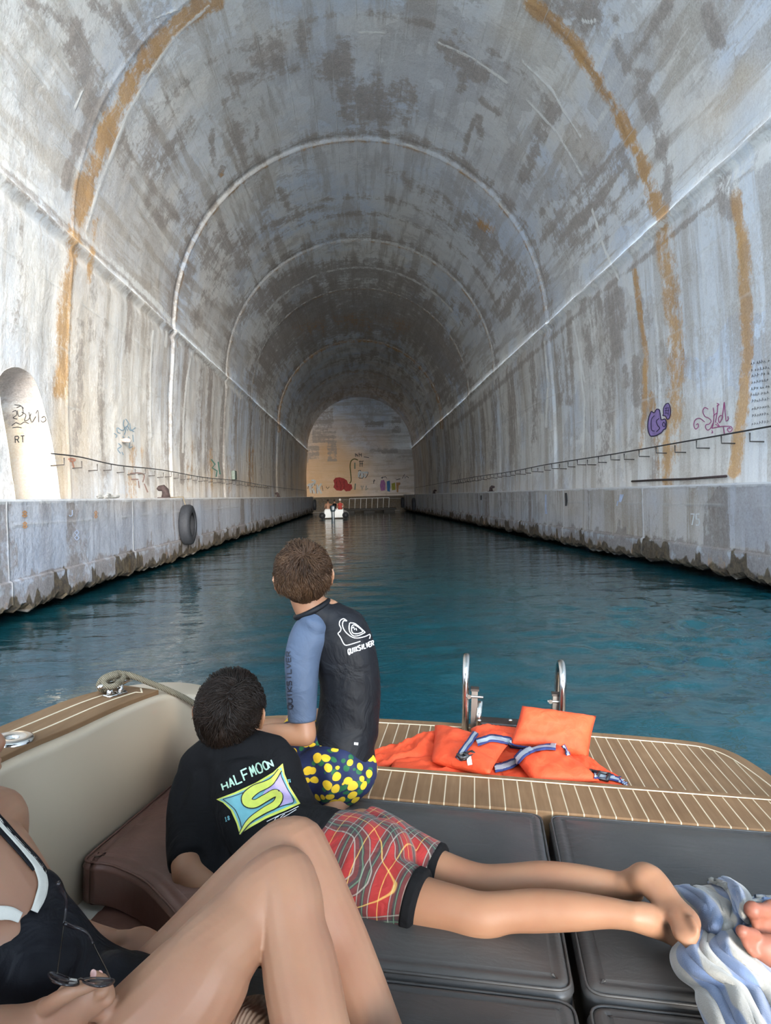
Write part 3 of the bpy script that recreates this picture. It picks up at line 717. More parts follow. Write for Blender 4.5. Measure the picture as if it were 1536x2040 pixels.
for (px,pt,pb) in ((943,1374,1455),(1104,1384,1455)):
    a=BZ(px,pb,-.06); t=BY(px,pt,a.y); mb=MB(); mb.box(((a.x),a.y,(t.z-.06)/2),(.022,.035,t.z+.06)); mb.tube([(a.x-.03,a.y-.02,t.z-.02),(a.x+.03,a.y-.02,t.z-.02)],.005,8); 
    mb.tube([(a.x-.02,a.y-.02,t.z-.02),(a.x-.02,a.y-.028,t.z-.02)],.008,8)
    obj('bracket',mb.mesh('b',False),BRACK,lad)
    obj('bracket_cap',MB().box((a.x,a.y,t.z+.003),(.03,.04,.008)).mesh('b',False),DWOOD,lad)
a=BZ(932,1456,-.06); t=BY(940,1400,a.y-.03)
obj('strut',MB().tube([(a.x+.035,a.y-.02,-.06),(a.x+.04,a.y,t.z)],.010,12).mesh('s'),CHROME,lad)
a=BZ(952,1462,-.06); b_=BZ(1040,1470,-.06); zt=BY(985,1424,a.y).z
obj('tread',bm_mesh(bevel_box((a+b_)/2+Vector((.03,.05,(zt)/2+.012)),(b_.x-a.x+.09,.075,zt+.03),.006),'t'),DWOOD,lad,label='dark brown folded ladder tread')
for px in (955,1017):
    q=BY(px,1436,a.y+.008); obj('bolt',MB().tube([q,q+Vector((0,-.005,0))],.007,10).mesh('b'),CHROME,lad)
# ------------------------------------------------------------------ mooring line
ROPE,nt,b=nmat('mooring_rope'); v=oc(nt); wv=N(nt,'ShaderNodeTexWave',wave_type='BANDS',bands_direction='DIAGONAL'); wv.inputs['Scale'].default_value=95; wv.inputs['Distortion'].default_value=1.5; link(nt,v,wv.inputs[0])
link(nt,mix(nt,wv.outputs['Fac'],(.10,.08,.05),(.25,.20,.13)),b.inputs['Base Color']); b.inputs['Roughness'].default_value=.9; bump(nt,b,wv.outputs['Fac'],.6,.003)
rope=thing('mooring_rope','beige mooring rope knotted on the steel cleat of the left gunwale','rope',cc)
y0=cc.y
def rp(L,dy=0): return [BY(px,py,y0+d+dy) for px,py,d in L]
pth=rp([(175,1393,.10),(186,1386,.06),(200,1380,.03),(212,1372,0),(228,1366,-.02),(240,1358,0),(246,1347,.02),(238,1341,.02),(222,1344,.0),(205,1352,-.02),(197,1366,-.02),(204,1374,0),(218,1370,.03),(232,1356,.03),(240,1344,.02),(250,1343,.03),(270,1349,.04),(300,1361,.06),(335,1375,.08),(370,1392,.10),(400,1412,.12),(430,1440,.14),(470,1490,.17)])
obj('line',MB().tube([Vector(p) for p in crom(pth,6)],.0075,10).mesh('r'),ROPE,rope)
p2=rp([(200,1376,.02),(210,1358,.03),(222,1350,.035),(236,1352,.03),(232,1364,-.03),(216,1368,-.035),(206,1360,-.03),(214,1350,-.02),(234,1345,.0)])
obj('knot',MB().tube([Vector(p) for p in crom(p2,6)],.0075,10).mesh('r'),ROPE,rope)
# ------------------------------------------------------------------ cushions
def cushion(name,outline,z0,z1,mat,label,group=None,puff=.012,r=.022,creases=()):
    """padded mattress section with rounded edge, piping seam and a softly domed top"""
    c=[Vector(p) for p in outline]; n=len(c)
    pts=[]   # rounded corners
    for i in range(n):
        a,b_,d=c[i-1],c[i],c[(i+1)%n]; u=(a-b_).normalized(); w=(d-b_).normalized(); R_=.035
        for t in range(6):
            k=t/5; p=(b_+u*R_)*(1-k)**2+b_*2*k*(1-k)+(b_+w*R_)*k*k; pts.append(p)
    dense=[]; m=len(pts)
    for i in range(m):
        a,b_=pts[i],pts[(i+1)%m]; L=(b_-a).length; s=max(1,int(L/.04))
        for t in range(s): dense.append(a+(b_-a)*t/s)
    cen=sum(dense,Vector((0,0)))/len(dense); m=len(dense)
    area=sum(dense[i].x*dense[(i+1)%m].y-dense[(i+1)%m].x*dense[i].y for i in range(m))
    if area<0: dense.reverse()
    rows=[]
    def ins(d):
        out=[]
        for i in range(m):
            t=(dense[(i+1)%m]-dense[i-1]).normalized(); out.append(dense[i]+Vector((-t.y,t.x))*d)
        return out
    rows.append((ins(.01),z0)); rows.append((ins(0),z0+.01)); rows.append((ins(0),z1-r))
    rows.append((ins(-.002),z1-r*.8))
    for t in (.25,.5,.75,1.): a=math.pi/2*t; rows.append((ins(r*(1-math.cos(a))),z1-r+r*math.sin(a)))
    rows.append((ins(r+.006),z1-.0025)); rows.append((ins(r+.014),z1+.001))
    v=[];f=[]
    for P,z in rows:
        for p in P: v.append((p.x,p.y,z))
    for k in range(len(rows)-1):
        for i in range(m): f.append((k*m+i,k*m+(i+1)%m,(k+1)*m+(i+1)%m,(k+1)*m+i))
    bx0=min(p.x for p in dense); bx1=max(p.x for p in dense); by0=min(p.y for p in dense); by1=max(p.y for p in dense)
    last=rows[-1][0]; base=(len(rows)-1)*m
    ar=np.array([[p.x,p.y] for p in last]); gx_,gy_=np.meshgrid(np.arange(bx0,bx1,.022),np.arange(by0,by1,.022)); Q=np.stack([gx_.ravel(),gy_.ravel()],1); Q=Q[inpoly(Q,ar)]
    dq=np.min(np.hypot(Q[:,None,0]-ar[None,:,0],Q[:,None,1]-ar[None,:,1]),1); Q=Q[dq>.012]; dq=dq[dq>.012]
    cd_=delaunay_2d_cdt([Vector(p) for p in ar]+[Vector(q) for q in Q],[(i,(i+1)%m) for i in range(m)],[],1,1e-7)
    base=len(v)
    for q in cd_[0]:
        dd_=float(np.min(np.hypot(q[0]-ar[:,0],q[1]-ar[:,1])))
        hu=2*(q[0]-bx0)/(bx1-bx0)-1; hw_=2*(q[1]-by0)/(by1-by0)-1
        v.append((q[0],q[1],z1+.001+puff*(1-hu**4)*(1-hw_**4)*min(1,dd_/.05)+.0025*(float(vnoise(q[0]*9+50,q[1]*14+50,3))-.5)*min(1,dd_/.04)))
    f+=[tuple(base+k for k in q) for q in cd_[2]]
    t=thing(name,label,'cushion',(cen.x,cen.y,z0),group)
    obj('pad',mesh('pad',v,f),mat,t)
    pip=[(p.x,p.y,z1-r*.25) for p in ins(r*.18)]
    obj('piping',MB().tube(pip,.0026,6,closed=True).mesh('pip'),mat,t)
    return t
G='charcoal cushions of the stern sunpad'
cushion('sunpad_cushion',[(-.40,1.19),(.194,1.190),(.202,1.856),(-.40,1.862)],-.115,0,BLACKV,'charcoal vinyl sunpad cushion the plaid shorts rest on, against the teak strip',G)
cushion('sunpad_cushion',[(.210,1.190),(.96,1.19),(.96,1.868),(.218,1.858)],-.115,0,BLACKV,'charcoal vinyl sunpad cushion under the bare feet and towel, beside the teak strip',G)
cushion('sunpad_cushion',[(-.40,.35),(.190,.35),(.192,1.178),(-.40,1.178)],-.115,-.004,BLACKV,'charcoal vinyl sunpad cushion under the woman\'s bent legs',G)
cushion('sunpad_cushion',[(.206,.35),(.96,.35),(.96,1.178),(.208,1.178)],-.115,-.004,BLACKV,'charcoal vinyl sunpad cushion in the bottom right corner, below the towel',G)
G='brown cushions along the cream coaming'
cushion('seat_cushion',[(-.80,1.425),(-.74,1.435),(-.64,1.390),(-.54,1.300),(-.41,1.16),(-.41,1.862),(-.775,1.862)],-.10,.0,BROWNV,'brown vinyl seat cushion beneath the boy in the black T-shirt',G)
cushion('seat_cushion',[(-.81,.5),(-.41,.5),(-.41,1.30),(-.53,1.47),(-.66,1.55),(-.80,1.56)],-.24,-.115,BROWNV,'brown vinyl seat cushion, lower one in front beside the woman',G,.02)
# ------------------------------------------------------------------ life jackets
ORANGE,nt,b=nmat('orange_nylon'); v=oc(nt); n1=noise(nt,v,26,4,.6,1.)
link(nt,mix(nt,ramp(nt,n1,[(.35,0.),(.7,1.)]),(.62,.062,.020),(.70,.085,.030)),b.inputs['Base Color']); b.inputs['Roughness'].default_value=.7; b.inputs['Specular IOR Level'].default_value=.25
bump(nt,b,n1,.35,.01)
NAVY=simple('navy_webbing',(.015,.026,.11),.8); GREYW=simple('reflective_tape',(.28,.31,.34),.6); BLKP=simple('black_plastic',(.02,.02,.022),.4); LABW=simple('white_label',(.75,.75,.76),.6)
def pillow(c,th,n=22,up=None,seed=0,wr=.004):
    c=[Vector(p) for p in c]; nn=(c[1]-c[0]).cross(c[3]-c[0]).normalized()
    if nn.z<0: nn=-nn
    if up is not None: nn=Vector(up).normalized()
    v=[];f=[]
    for s in (1,-1):
        for i in range(n+1):
            for j in range(n+1):
                u,w=i/n,j/n; uu=2*u-1; ww=2*w-1
                # pull edges in a little between the corners
                pu=.5+.5*uu*(1-.035*(1-ww*ww)); pw=.5+.5*ww*(1-.035*(1-uu*uu))
                p=(c[0]*(1-pu)+c[1]*pu)*(1-pw)+(c[3]*(1-pu)+c[2]*pu)*pw
                h=((1-uu**4)*(1-ww**4))**.55
                k=(float(vnoise(np.array(u*7+3*w+seed),np.array(w*6+seed*3),seed))-.5)*wr*3.2*h+(float(vnoise(np.array(u*22+seed),np.array(w*4.+u*2),seed+9))-.5)*wr*1.4*h
                v.append(p+nn*s*(th/2*h+max(k,-th*.2)*(1 if s>0 else 0))+Vector((0,0,0)))
        o=(0 if s>0 else (n+1)**2)
        for i in range(n):
            for j in range(n):
                q=(o+i*(n+1)+j,o+(i+1)*(n+1)+j,o+(i+1)*(n+1)+j+1,o+i*(n+1)+j+1); f.append(q if s>0 else q[::-1])
    bm=bmesh.new(); bv=[bm.verts.new(p) for p in v]
    for q in f: bm.faces.new([bv[i] for i in q])
    bmesh.ops.remove_doubles(bm,verts=bm.verts,dist=.0004); bmesh.ops.recalc_face_normals(bm,faces=bm.faces[:])
    return bm_mesh(bm,'pillow')
ZD=-.062
def q4(L): return [BZ(x,y,z) for x,y,z in L]
def bvh_of(objs):
    V=[];Fc=[]
    for o in objs:
        n=len(V); m=_wm(o); V+=[m@v.co for v in o.data.vertices]; Fc+=[[i+n for i in p.vertices] for p in o.data.polygons]
    return BVHTree.FromPolygons(V,Fc)
def hit(bvh,px,py,off=.0015):
    d=ray(px,py).normalized(); r=bvh.ray_cast(C0,d,200)
    if r[0] is None: return None
    n=r[1] if r[1].dot(d)<0 else -r[1]
    return r[0]+n*off
def proj_ribbon(bvh,pts,wpx,off=.002,steps=10,fallback=None):
    """flat strip laid on a surface along a traced line: returns world verts, faces"""
    P=crom(pts,steps); v=[];f=[]; m=len(P)
    for i,p in enumerate(P):
        a=P[max(i-1,0)]; b=P[min(i+1,m-1)]; t=(b-a)[:2]; t=t/(np.linalg.norm(t)+1e-9); nrm=np.array([-t[1],t[0]])
        w=p[2] if len(p)>2 else wpx
        for s in (-.5,-.25,0,.25,.5):
            h_=hit(bvh,*(p[:2]+nrm*s*w),off); v.append(h_)
    ok=[x is not None for x in v]
    for i in range(m-1):
        for k in range(4):
            q=(i*5+k,i*5+k+1,i*5+k+6,i*5+k+5)
            if all(ok[j] for j in q):
                if max((v[q[0]]-v[q[2]]).length,(v[q[1]]-v[q[3]]).length)<.35: f.append(q)
    v=[x if x is not None else Vector((0,0,0)) for x in v]
    return v,f
def clean(me):
    bm=bmesh.new(); bm.from_mesh(me); lo=[v for v in bm.verts if not v.link_faces]; bmesh.ops.delete(bm,geom=lo,context='VERTS')
    bm.to_mesh(me); bm.free(); return me
def strap(name,bvh,pts,w,parent,off=.004,cols=None):
    v,f=proj_ribbon(bvh,pts,w,off); me=mesh(name,v,f)
    me.transform(Matrix())
    o=obj(name,clean(me),[NAVY,GREYW],parent,'world')
    for p in o.data.polygons: pass
    # middle of the tape is the reflective strip
    idx=[(i%4) for i in range(len(o.data.polygons))]
    for p,k in zip(o.data.polygons,idx): p.material_index=1 if k in (1,2) else 0
    md=o.modifiers.new('thick','SOLIDIFY'); md.thickness=.002; md.offset=1
    return o
j1=thing('life_jacket','orange life jacket lying flat beside the lemon shorts, grey strap across its chest panel','life jacket',BZ(880,1500,ZD),'orange life jackets heaped on the swim deck')
A=[]
A.append(obj('foam_panel',pillow(q4([(866,1445,-.005),(1012,1484,.02),(976,1541,.02),(858,1517,-.01)]),.060,seed=1),ORANGE,j1))
A.append(obj('side_panel',pillow(q4([(735,1503,-.04),(872,1452,-.02),(880,1508,-.03),(737,1532,-.05)]),.036,seed=2,wr=.010),ORANGE,j1))
A.append(obj('back_panel',pillow(q4([(780,1512,-.04),(1000,1518,-.03),(1010,1560,-.03),(770,1545,-.04)]),.035,seed=5,wr=.006),ORANGE,j1))
A.append(obj('foam_panel',pillow(q4([(938,1452,-.03),(1036,1455,-.02),(1060,1500,-.03),(940,1490,-.03)]),.06,seed=4),ORANGE,j1))
j2=thing('life_jacket','orange life jacket with a thick collar pillow standing up before the right ladder rail','life jacket',BZ(1100,1500,ZD),'orange life jackets heaped on the swim deck')
yb=2.36; yt=2.46
A.append(obj('collar_pillow',pillow([BY(1040,1406,yt),BY(1188,1426,yt),BY(1172,1512,yb),BY(1014,1484,yb)],.075,seed=7,up=(0,-.75,.66),wr=.003),ORANGE,j2))
A.append(obj('foam_panel',pillow(q4([(1022,1505,.005),(1110,1484,.015),(1196,1556,-.01),(1062,1562,-.02)]),.055,seed=8),ORANGE,j2))
A.append(obj('side_panel',pillow(q4([(1118,1504,-.03),(1162,1500,-.03),(1262,1572,-.05),(1185,1582,-.055)]),.026,seed=9,wr=.006),ORANGE,j2))
A.append(obj('back_panel',pillow(q4([(950,1500,-.05),(1090,1500,-.04),(1150,1570,-.045),(930,1565,-.05)]),.03,seed=10,wr=.007),ORANGE,j2))
bv=bvh_of(A)
strap('strap',bv,[(948,1462),(938,1478),(926,1494),(914,1514)],13,j1)
strap('strap',bv,[(950,1482),(965,1477),(980,1473),(1008,1477),(1020,1480)],15,j1)
strap('strap',bv,[(984,1534),(1010,1529),(1028,1520),(1044,1504),(1062,1494),(1085,1489),(1108,1490)],17,j2,.006)
strap('strap',bv,[(1016,1485),(1035,1488),(1058,1490)],11,j2,.005)
strap('strap',bv,[(1183,1546),(1200,1549),(1222,1552),(1240,1557),(1256,1566)],12,j2)
strap('strap',bv,[(1122,1484),(1128,1495),(1131,1507)],7,j2)
def clip(px,py,ang,L,Wd,par,name='buckle'):
    h_=hit(bv,px,py,.006); p=BMI@h_; r=Matrix.Rotation(ang,3,'Z')@Matrix.Rotation(.2,3,'X')
    mb=MB()
    for s in (-1,1): mb.box(p+r@Vector((0,s*Wd*.42,0)),(L,Wd*.16,.009),r)
    for t in (-.45,-.05,.42): mb.box(p+r@Vector((L*t,0,0)),(L*.16,Wd,.010),r)
    bm=bmesh.new(); me=mb.mesh('b',False); bm.from_mesh(me); bmesh.ops.bevel(bm,geom=bm.edges[:],offset=.0015,segments=2,affect='EDGES')
    return obj(name,bm_mesh(bm,'b'),BLKP,par)
clip(1192,1548,-.35,.062,.040,j2); clip(931,1507,.75,.060,.022,j1); clip(925,1510,.6,.03,.03,j1)
v,f=proj_ribbon(bv,[(932,1518),(941,1516)],16,.004); obj('label_patch',clean(mesh('l',v,f)),LABW,j1,'world')
# ------------------------------------------------------------------ towels
TOWEL,nt,b=nmat('striped_towel'); uv=N(nt,'ShaderNodeAttribute',attribute_name='sv').outputs['Vector']; sx=N(nt,'ShaderNodeSeparateXYZ'); link(nt,uv,sx.inputs[0])
nz=math_(nt,'MULTIPLY',noise(nt,oc(nt),14,2),.10)
f_=math_(nt,'FRACT',math_(nt,'ADD',math_(nt,'MULTIPLY',sx.outputs[0],1.),nz))
link(nt,mix(nt,ramp(nt,f_,[(.0,0.),(.50,0.),(.53,1.),(.97,1.),(1.,0.)]),(.32,.30,.265),(.125,.17,.28)),b.inputs['Base Color'])
b.inputs['Roughness'].default_value=.95; b.inputs['Sheen Weight'].default_value=.4
bump(nt,b,noise(nt,oc(nt),420,3),.5,.002)
def drape(name,rows,mat,parent,nu=70,stripes=4.,s0=0.,folds=5,amp=.018,seed=0,lean=.6,zb=.012):
    """rows: (left px,py, right px,py, height); cloth lofted through them with running folds"""
    R_=crom(rows,10); m=len(R_); v=[];sv=[]
    for i,r in enumerate(R_):
        t=i/(m-1)
        for j in range(nu+1):
            u=j/nu; edge=math.sin(math.pi*min(1,max(0,u)))**.5
            ph=folds*u*2*math.pi+1.6*math.sin(t*5+seed)+seed
            a=amp*(1.5*(1-abs(math.sin(ph*.5+.5*math.sin(t*4))))-.5+.55*(1-abs(math.sin(ph*.9+t*5+seed)))+.25*math.sin(ph*3.1-t*11))
            z=zb+r[4]*edge+(a+amp)*(.35+.65*edge)
            uu=u+.35/folds/6.28*math.cos(ph)*lean
            p=BZ(r[0]*(1-uu)+r[2]*uu,r[1]*(1-uu)+r[3]*uu+2*math.sin(ph),z); v.append(p); sv.append((u*stripes+s0+.25*math.sin(t*3.3+seed),t,0))
    f=[(i*(nu+1)+j,i*(nu+1)+j+1,(i+1)*(nu+1)+j+1,(i+1)*(nu+1)+j) for i in range(m-1) for j in range(nu)]
    me=mesh(name,v,f); me.attributes.new('sv','FLOAT_VECTOR','POINT').data.foreach_set('vector',[c for s in sv for c in s])
    o=obj(name,me,mat,parent); md=o.modifiers.new('t','SOLIDIFY'); md.thickness=.006; md.offset=-1
    return o
tw=thing('beach_towel','blue and white striped towel crumpled over the sunpad beside the bare feet','towel',BZ(1440,1900,0))
drape('cloth',[(1383,1842,1478,1846,.02),(1362,1872,1492,1868,.035),(1342,1901,1508,1890,.045),(1352,1938,1545,1932,.04),(1386,1968,1566,1968,.03),(1392,1998,1580,2008,.03),(1412,2045,1600,2060,.03),(1445,2110,1640,2120,.02)],TOWEL,tw,stripes=2.6,folds=2.3,amp=.009,seed=1)
drape('cloth_fold',[(1346,1770,1470,1766,.015),(1356,1790,1484,1788,.04),(1376,1818,1494,1812,.05),(1388,1850,1500,1838,.045),(1398,1872,1492,1858,.02)],TOWEL,tw,stripes=1.8,folds=1.7,amp=.010,seed=3,s0=.4)
drape('cloth_fold',[(1410,1756,1452,1752,.02),(1440,1764,1480,1770,.055),(1456,1790,1496,1798,.065),(1466,1815,1494,1826,.06),(1472,1836,1490,1840,.02)],TOWEL,tw,nu=40,stripes=1.3,folds=1.6,amp=.014,seed=5,s0=.1)
drape('cloth_fold',[(1475,1790,1480,1808,.01),(1510,1782,1515,1800,.02),(1560,1782,1565,1802,.02)],TOWEL,tw,nu=30,stripes=1.2,folds=1.,amp=.012,seed=2,s0=.2)
BEIGE,nt,b=nmat('beige_terry'); wv=N(nt,'ShaderNodeTexWave'); wv.inputs['Scale'].default_value=60; wv.inputs['Distortion'].default_value=1; link(nt,oc(nt),wv.inputs[0])
link(nt,mix(nt,wv.outputs['Fac'],(.34,.22,.15),(.42,.29,.20)),b.inputs['Base Color']); b.inputs['Roughness'].default_value=.95; bump(nt,b,wv.outputs['Fac'],.5,.003)
t2=thing('folded_towel','beige ribbed towel folded on the sunpad under the woman\'s knees','towel',BZ(480,2035,0))
drape('cloth',[(425,2000,525,1990,.035),(418,2020,530,2010,.05),(410,2045,540,2040,.055),(380,2150,545,2150,.05)],BEIGE,t2,nu=40,stripes=1,folds=1.4,amp=.006,seed=2,zb=-.01)
# ================================================================== PEOPLE
def skin_mat(name,c,c2):
    m,nt,b=nmat(name); v=oc(nt)
    n=noise(nt,v,9,4,.5)
    link(nt,mix(nt,ramp(nt,n,[(.35,0.),(.7,1.)]),c,c2),b.inputs['Base Color'])
    b.inputs['Roughness'].default_value=.5; b.inputs['Subsurface Weight'].default_value=.25; b.inputs['Subsurface Radius'].default_value=(1,.35,.2); b.inputs['Subsurface Scale'].default_value=.008
    b.inputs['Specular IOR Level'].default_value=.35
    bump(nt,b,noise(nt,v,260,3),.12,.001); return m
SKIN=skin_mat('skin',(.33,.172,.098),(.29,.138,.078)); SKIN2=skin_mat('skin_fair',(.345,.185,.112),(.30,.145,.088)); SKIN3=skin_mat('skin_ruddy',(.29,.115,.072),(.24,.085,.055))
def ell(mb,c,r,rot=None,n=20):
    v=[];f=[]; c=Vector(c)
    for i in range(n+1):
        th=math.pi*i/n
        for k in range(n):
            ph=2*math.pi*k/n; p=Vector((r[0]*math.sin(th)*math.cos(ph),r[1]*math.sin(th)*math.sin(ph),r[2]*math.cos(th)))
            v.append(c+(rot@p if rot is not None else p))
    for i in range(n):
        for k in range(n): f.append((i*n+k,i*n+(k+1)%n,(i+1)*n+(k+1)%n,(i+1)*n+k))
    return mb.add(v,f)
def limb(mb,rows,side=None,n=20,steps=6,cap=True,flatcap=False):
    """closed sweep; rows (point, r) or (point, r_side, r_other); round ends"""
    R_=[]
    for r in rows:
        p=r[0]; a=r[1]; b=r[2] if len(r)>2 else a; R_.append((p[0],p[1],p[2],a,b))
    C=crom(R_,steps)
    if side is None:
        D_=(Vector(R_[-1][:3])-Vector(R_[0][:3])).normalized(); side=min((Vector((1,0,0)),Vector((0,1,0)),Vector((0,0,1))),key=lambda a:abs(a.dot(D_))) if all(r[3]==r[4] for r in R_) else Vector((1,0,0))
    side=Vector(side).normalized()
    pts=[Vector(c[:3]) for c in C]; m=len(pts); rings=[]
    T=[(pts[min(i+1,m-1)]-pts[max(i-1,0)]).normalized() for i in range(m)]
    def ring(p,t,a,b):
        s=side-t*side.dot(t)
        if s.length<.15: s=t.orthogonal()
        s.normalize(); u=t.cross(s)
        return [p+s*(a*math.cos(2*math.pi*k/n))+u*(b*math.sin(2*math.pi*k/n)) for k in range(n)]
    e=4
    if cap:
        for k in range(e): an=math.pi/2*(1-(k+.15)/e); rr=max(C[0][3],C[0][4])*(.15 if flatcap else 1); kk=math.cos(an); rings.append(ring(pts[0]-T[0]*rr*math.sin(an),T[0],C[0][3]*kk,C[0][4]*kk))
    for i in range(m): rings.append(ring(pts[i],T[i],C[i][3],C[i][4]))
    if cap:
        for k in range(e)[::-1]: an=math.pi/2*(1-(k+.15)/e); rr=max(C[-1][3],C[-1][4])*(.15 if flatcap else 1); kk=math.cos(an); rings.append(ring(pts[-1]+T[-1]*rr*math.sin(an),T[-1],C[-1][3]*kk,C[-1][4]*kk))
    v=[p for r in rings for p in r]; f=[]; L=len(rings)
    for i in range(L-1):
        for k in range(n): f.append((i*n+k,i*n+(k+1)%n,(i+1)*n+(k+1)%n,(i+1)*n+k))
    f.append(tuple(range(n))[::-1]); f.append(tuple((L-1)*n+k for k in range(n)))
    return mb.add(v,f)
def organic(mb,voxel=.006,it=8,fac=.6,disp=None):
    """fuse overlapping volumes into one continuous skin"""
    me=mb.mesh('raw'); o=bpy.data.objects.new('tmp',me); COL.objects.link(o)
    bm=bmesh.new(); bm.from_mesh(me); bmesh.ops.recalc_face_normals(bm,faces=bm.faces[:]); bm.to_mesh(me); bm.free()
    r=o.modifiers.new('r','REMESH'); r.mode='VOXEL'; r.voxel_size=voxel; r.use_smooth_shade=True
    s=o.modifiers.new('s','SMOOTH'); s.factor=fac; s.iterations=it
    dg=bpy.context.evaluated_depsgraph_get(); dg.update(); out=bpy.data.meshes.new_from_object(o.evaluated_get(dg))
    bpy.data.objects.remove(o)
    if disp:
        co=np.empty(len(out.vertices)*3); out.vertices.foreach_get('co',co); co=co.reshape(-1,3)
        nn=np.empty(len(out.vertices)*3); out.vertices.foreach_get('normal',nn); nn=nn.reshape(-1,3)
        co=co+nn*disp(co)[:,None]; out.vertices.foreach_set('co',co.ravel()); out.update()
    out.polygons.foreach_set('use_smooth',[True]*len(out.polygons)); return out
def HR(yaw,pitch,roll): return (Matrix.Rotation(rad(yaw),3,'Z')@Matrix.Rotation(rad(pitch),3,'X')@Matrix.Rotation(rad(roll),3,'Y'))
def head(mb,c,R,s=1.,ear=1.):
    """local: +y face, +x right, +z up; skull, jaw, brow, nose, lips, ears"""
    c=Vector(c); L=lambda x,y,z:c+R@Vector((x*s,y*s,z*s))
    E=lambda p,r,rr=None: ell(mb,L(*p),[k*s for k in r],R@(rr if rr is not None else Matrix.Identity(3)))
    E((0,-.010,.018),(.069,.084,.078)); E((0,.030,-.035),(.052,.052,.058)); E((0,.052,-.075),(.026,.024,.020)); E((0,.062,.012),(.045,.020,.018))
    limb(mb,[(L(0,.078,.005),.007*s),(L(0,.093,-.018),.010*s),(L(0,.086,-.028),.012*s)],n=10)
    E((0,.080,-.050),(.022,.010,.006)); E((0,.079,-.059),(.019,.010,.006))
    for sg in (-1,1):
        E((sg*.030,.066,-.005),(.015,.012,.012)); E((sg*.035,.055,-.03),(.022,.02,.022))
        rr=Matrix.Rotation(sg*.42,3,'Z')
        E((sg*.073,-.006,-.012),(.006*ear,.017,.028),rr)
        limb(mb,[(L(sg*.071,.006,-.004),.004*s),(L(sg*.080,.0,.018),.0055*s),(L(sg*.087,-.016,.018),.0055*s),(L(sg*.086,-.024,-.004),.005*s),(L(sg*.078,-.014,-.030),.006*s),(L(sg*.070,.0,-.038),.006*s)],n=8,steps=4)
def eyes(parent,c,R,s=1.):
    c=Vector(c)
    for sg in (-1,1):
        mb=MB(); ell(mb,c+R@Vector((sg*.030*s,.0715*s,-.004*s)),(.0115*s,.009*s,.0065*s),R,12); obj('eye',mb.mesh('e'),EYE,parent)
EYE=simple('eye',(.06,.04,.03),.15)
def hair(parent,c,R,s,color,color2,nstr,seed,whorl,length=.036,fr=.42,nape=-.07,zoff=0.,mess=.35):
    rs=np.random.RandomState(seed); c=Vector(c); rad3=Vector((.0765,.0925,.0865))*s; ctr=Vector((0,-.010,.018))*s
    def ok(p):   # local direction on the unit sphere -> covered by hair?
        x,y,z=p
        if y>fr: return z>.38+.5*max(0,y-.5)
        lim=-.35 if abs(x)>.62 and y>-.25 else (-.86 if y<-.35 else -.55)
        if abs(x)>.70 and -.30<y<.32: lim=-.02
        return z>lim
    m,nt,b=nmat('hair'); at=N(nt,'ShaderNodeAttribute',attribute_name='tone').outputs['Fac']
    link(nt,mix(nt,at,color,color2),b.inputs['Base Color']); b.inputs['Roughness'].default_value=.5; b.inputs['Specular IOR Level'].default_value=.28
    # scalp cap
    bm=bmesh.new(); bmesh.ops.create_icosphere(bm,subdivisions=5,radius=1)
    dele=[v for v in bm.verts if not ok(v.co)]; bmesh.ops.delete(bm,geom=dele,context='VERTS')
    for v in bm.verts:
        p=v.co.copy(); k=1+.02*math.sin(p.x*23+p.y*9)*math.sin(p.z*17+p.y*11)
        if p.z<-.45: k*=1-.10*(-.45-p.z)/.4
        q=Vector((p.x*rad3.x,p.y*rad3.y,p.z*rad3.z))*k*.985+ctr; v.co=c+R@q
    me=bm_mesh(bm,'cap'); me.attributes.new('tone','FLOAT','POINT').data.foreach_set('value',[.15]*len(me.vertices))
    cap=obj('hair',me,m,parent)
    # strands
    W=Vector(whorl).normalized(); V=[];Fc=[];T=[]; cnt=0
    clump=rs.randn(60,3); clump/=np.linalg.norm(clump,axis=1)[:,None]; cdir=rs.randn(60,3)*mess
    while cnt<nstr:
        p=Vector(rs.randn(3)).normalized()
        if not ok(p): continue
        cnt+=1; ci=int(np.argmax(clump@np.array(p)))
        d=(p-W); d=d-p*d.dot(p)
        if d.length<1e-3: continue
        d.normalize(); swirl=p.cross(d)*.5
        d=(d+swirl*max(0,1-(p-W).length)+Vector((0,0,-.5))+Vector(cdir[ci])+Vector(rs.randn(3))*.26); d=d-p*d.dot(p); d.normalize()
        L=length*s*(.7+.6*rs.rand())/ .08; 
        if p.z<-.35: L*=.55
        q=p.copy(); pts=[]; nseg=5
        lift0=.985; 
        for k in range(nseg):
            t=k/(nseg-1); a=q*(lift0+(.06+.05*math.sin(ci*2.3)+.10*rs.rand())*math.sin(t*2.0)*(1.15 if p.z>-.2 else .4))
            pts.append(c+R@(Vector((a.x*rad3.x,a.y*rad3.y,a.z*rad3.z))+ctr))
            q=q+d*(L/nseg*.9); q.normalize(); d=d-q*d.dot(q); d.normalize()
        w=.0011*s*(.8+.5*rs.rand()); base=len(V); tone=float(np.clip(.15+.55*rs.rand()+.25*math.sin(ci),0,1))
        fr_=frames(pts)
        for k,(pp,(a,b_)) in enumerate(zip(pts,fr_)):
            ww=w*(1-.75*(k/(nseg-1))**2)
            for j in range(3): an=2.094*j; V.append(pp+a*ww*math.cos(an)+b_*ww*math.sin(an)); T.append(tone)
        for k in range(nseg-1):
            for j in range(3): Fc.append((base+3*k+j,base+3*k+(j+1)%3,base+3*k+3+(j+1)%3,base+3*k+3+j))
    me=mesh('strands',V,Fc); me.attributes.new('tone','FLOAT','POINT').data.foreach_set('value',T)
    obj('hair_strands',me,m,cap)
    return cap
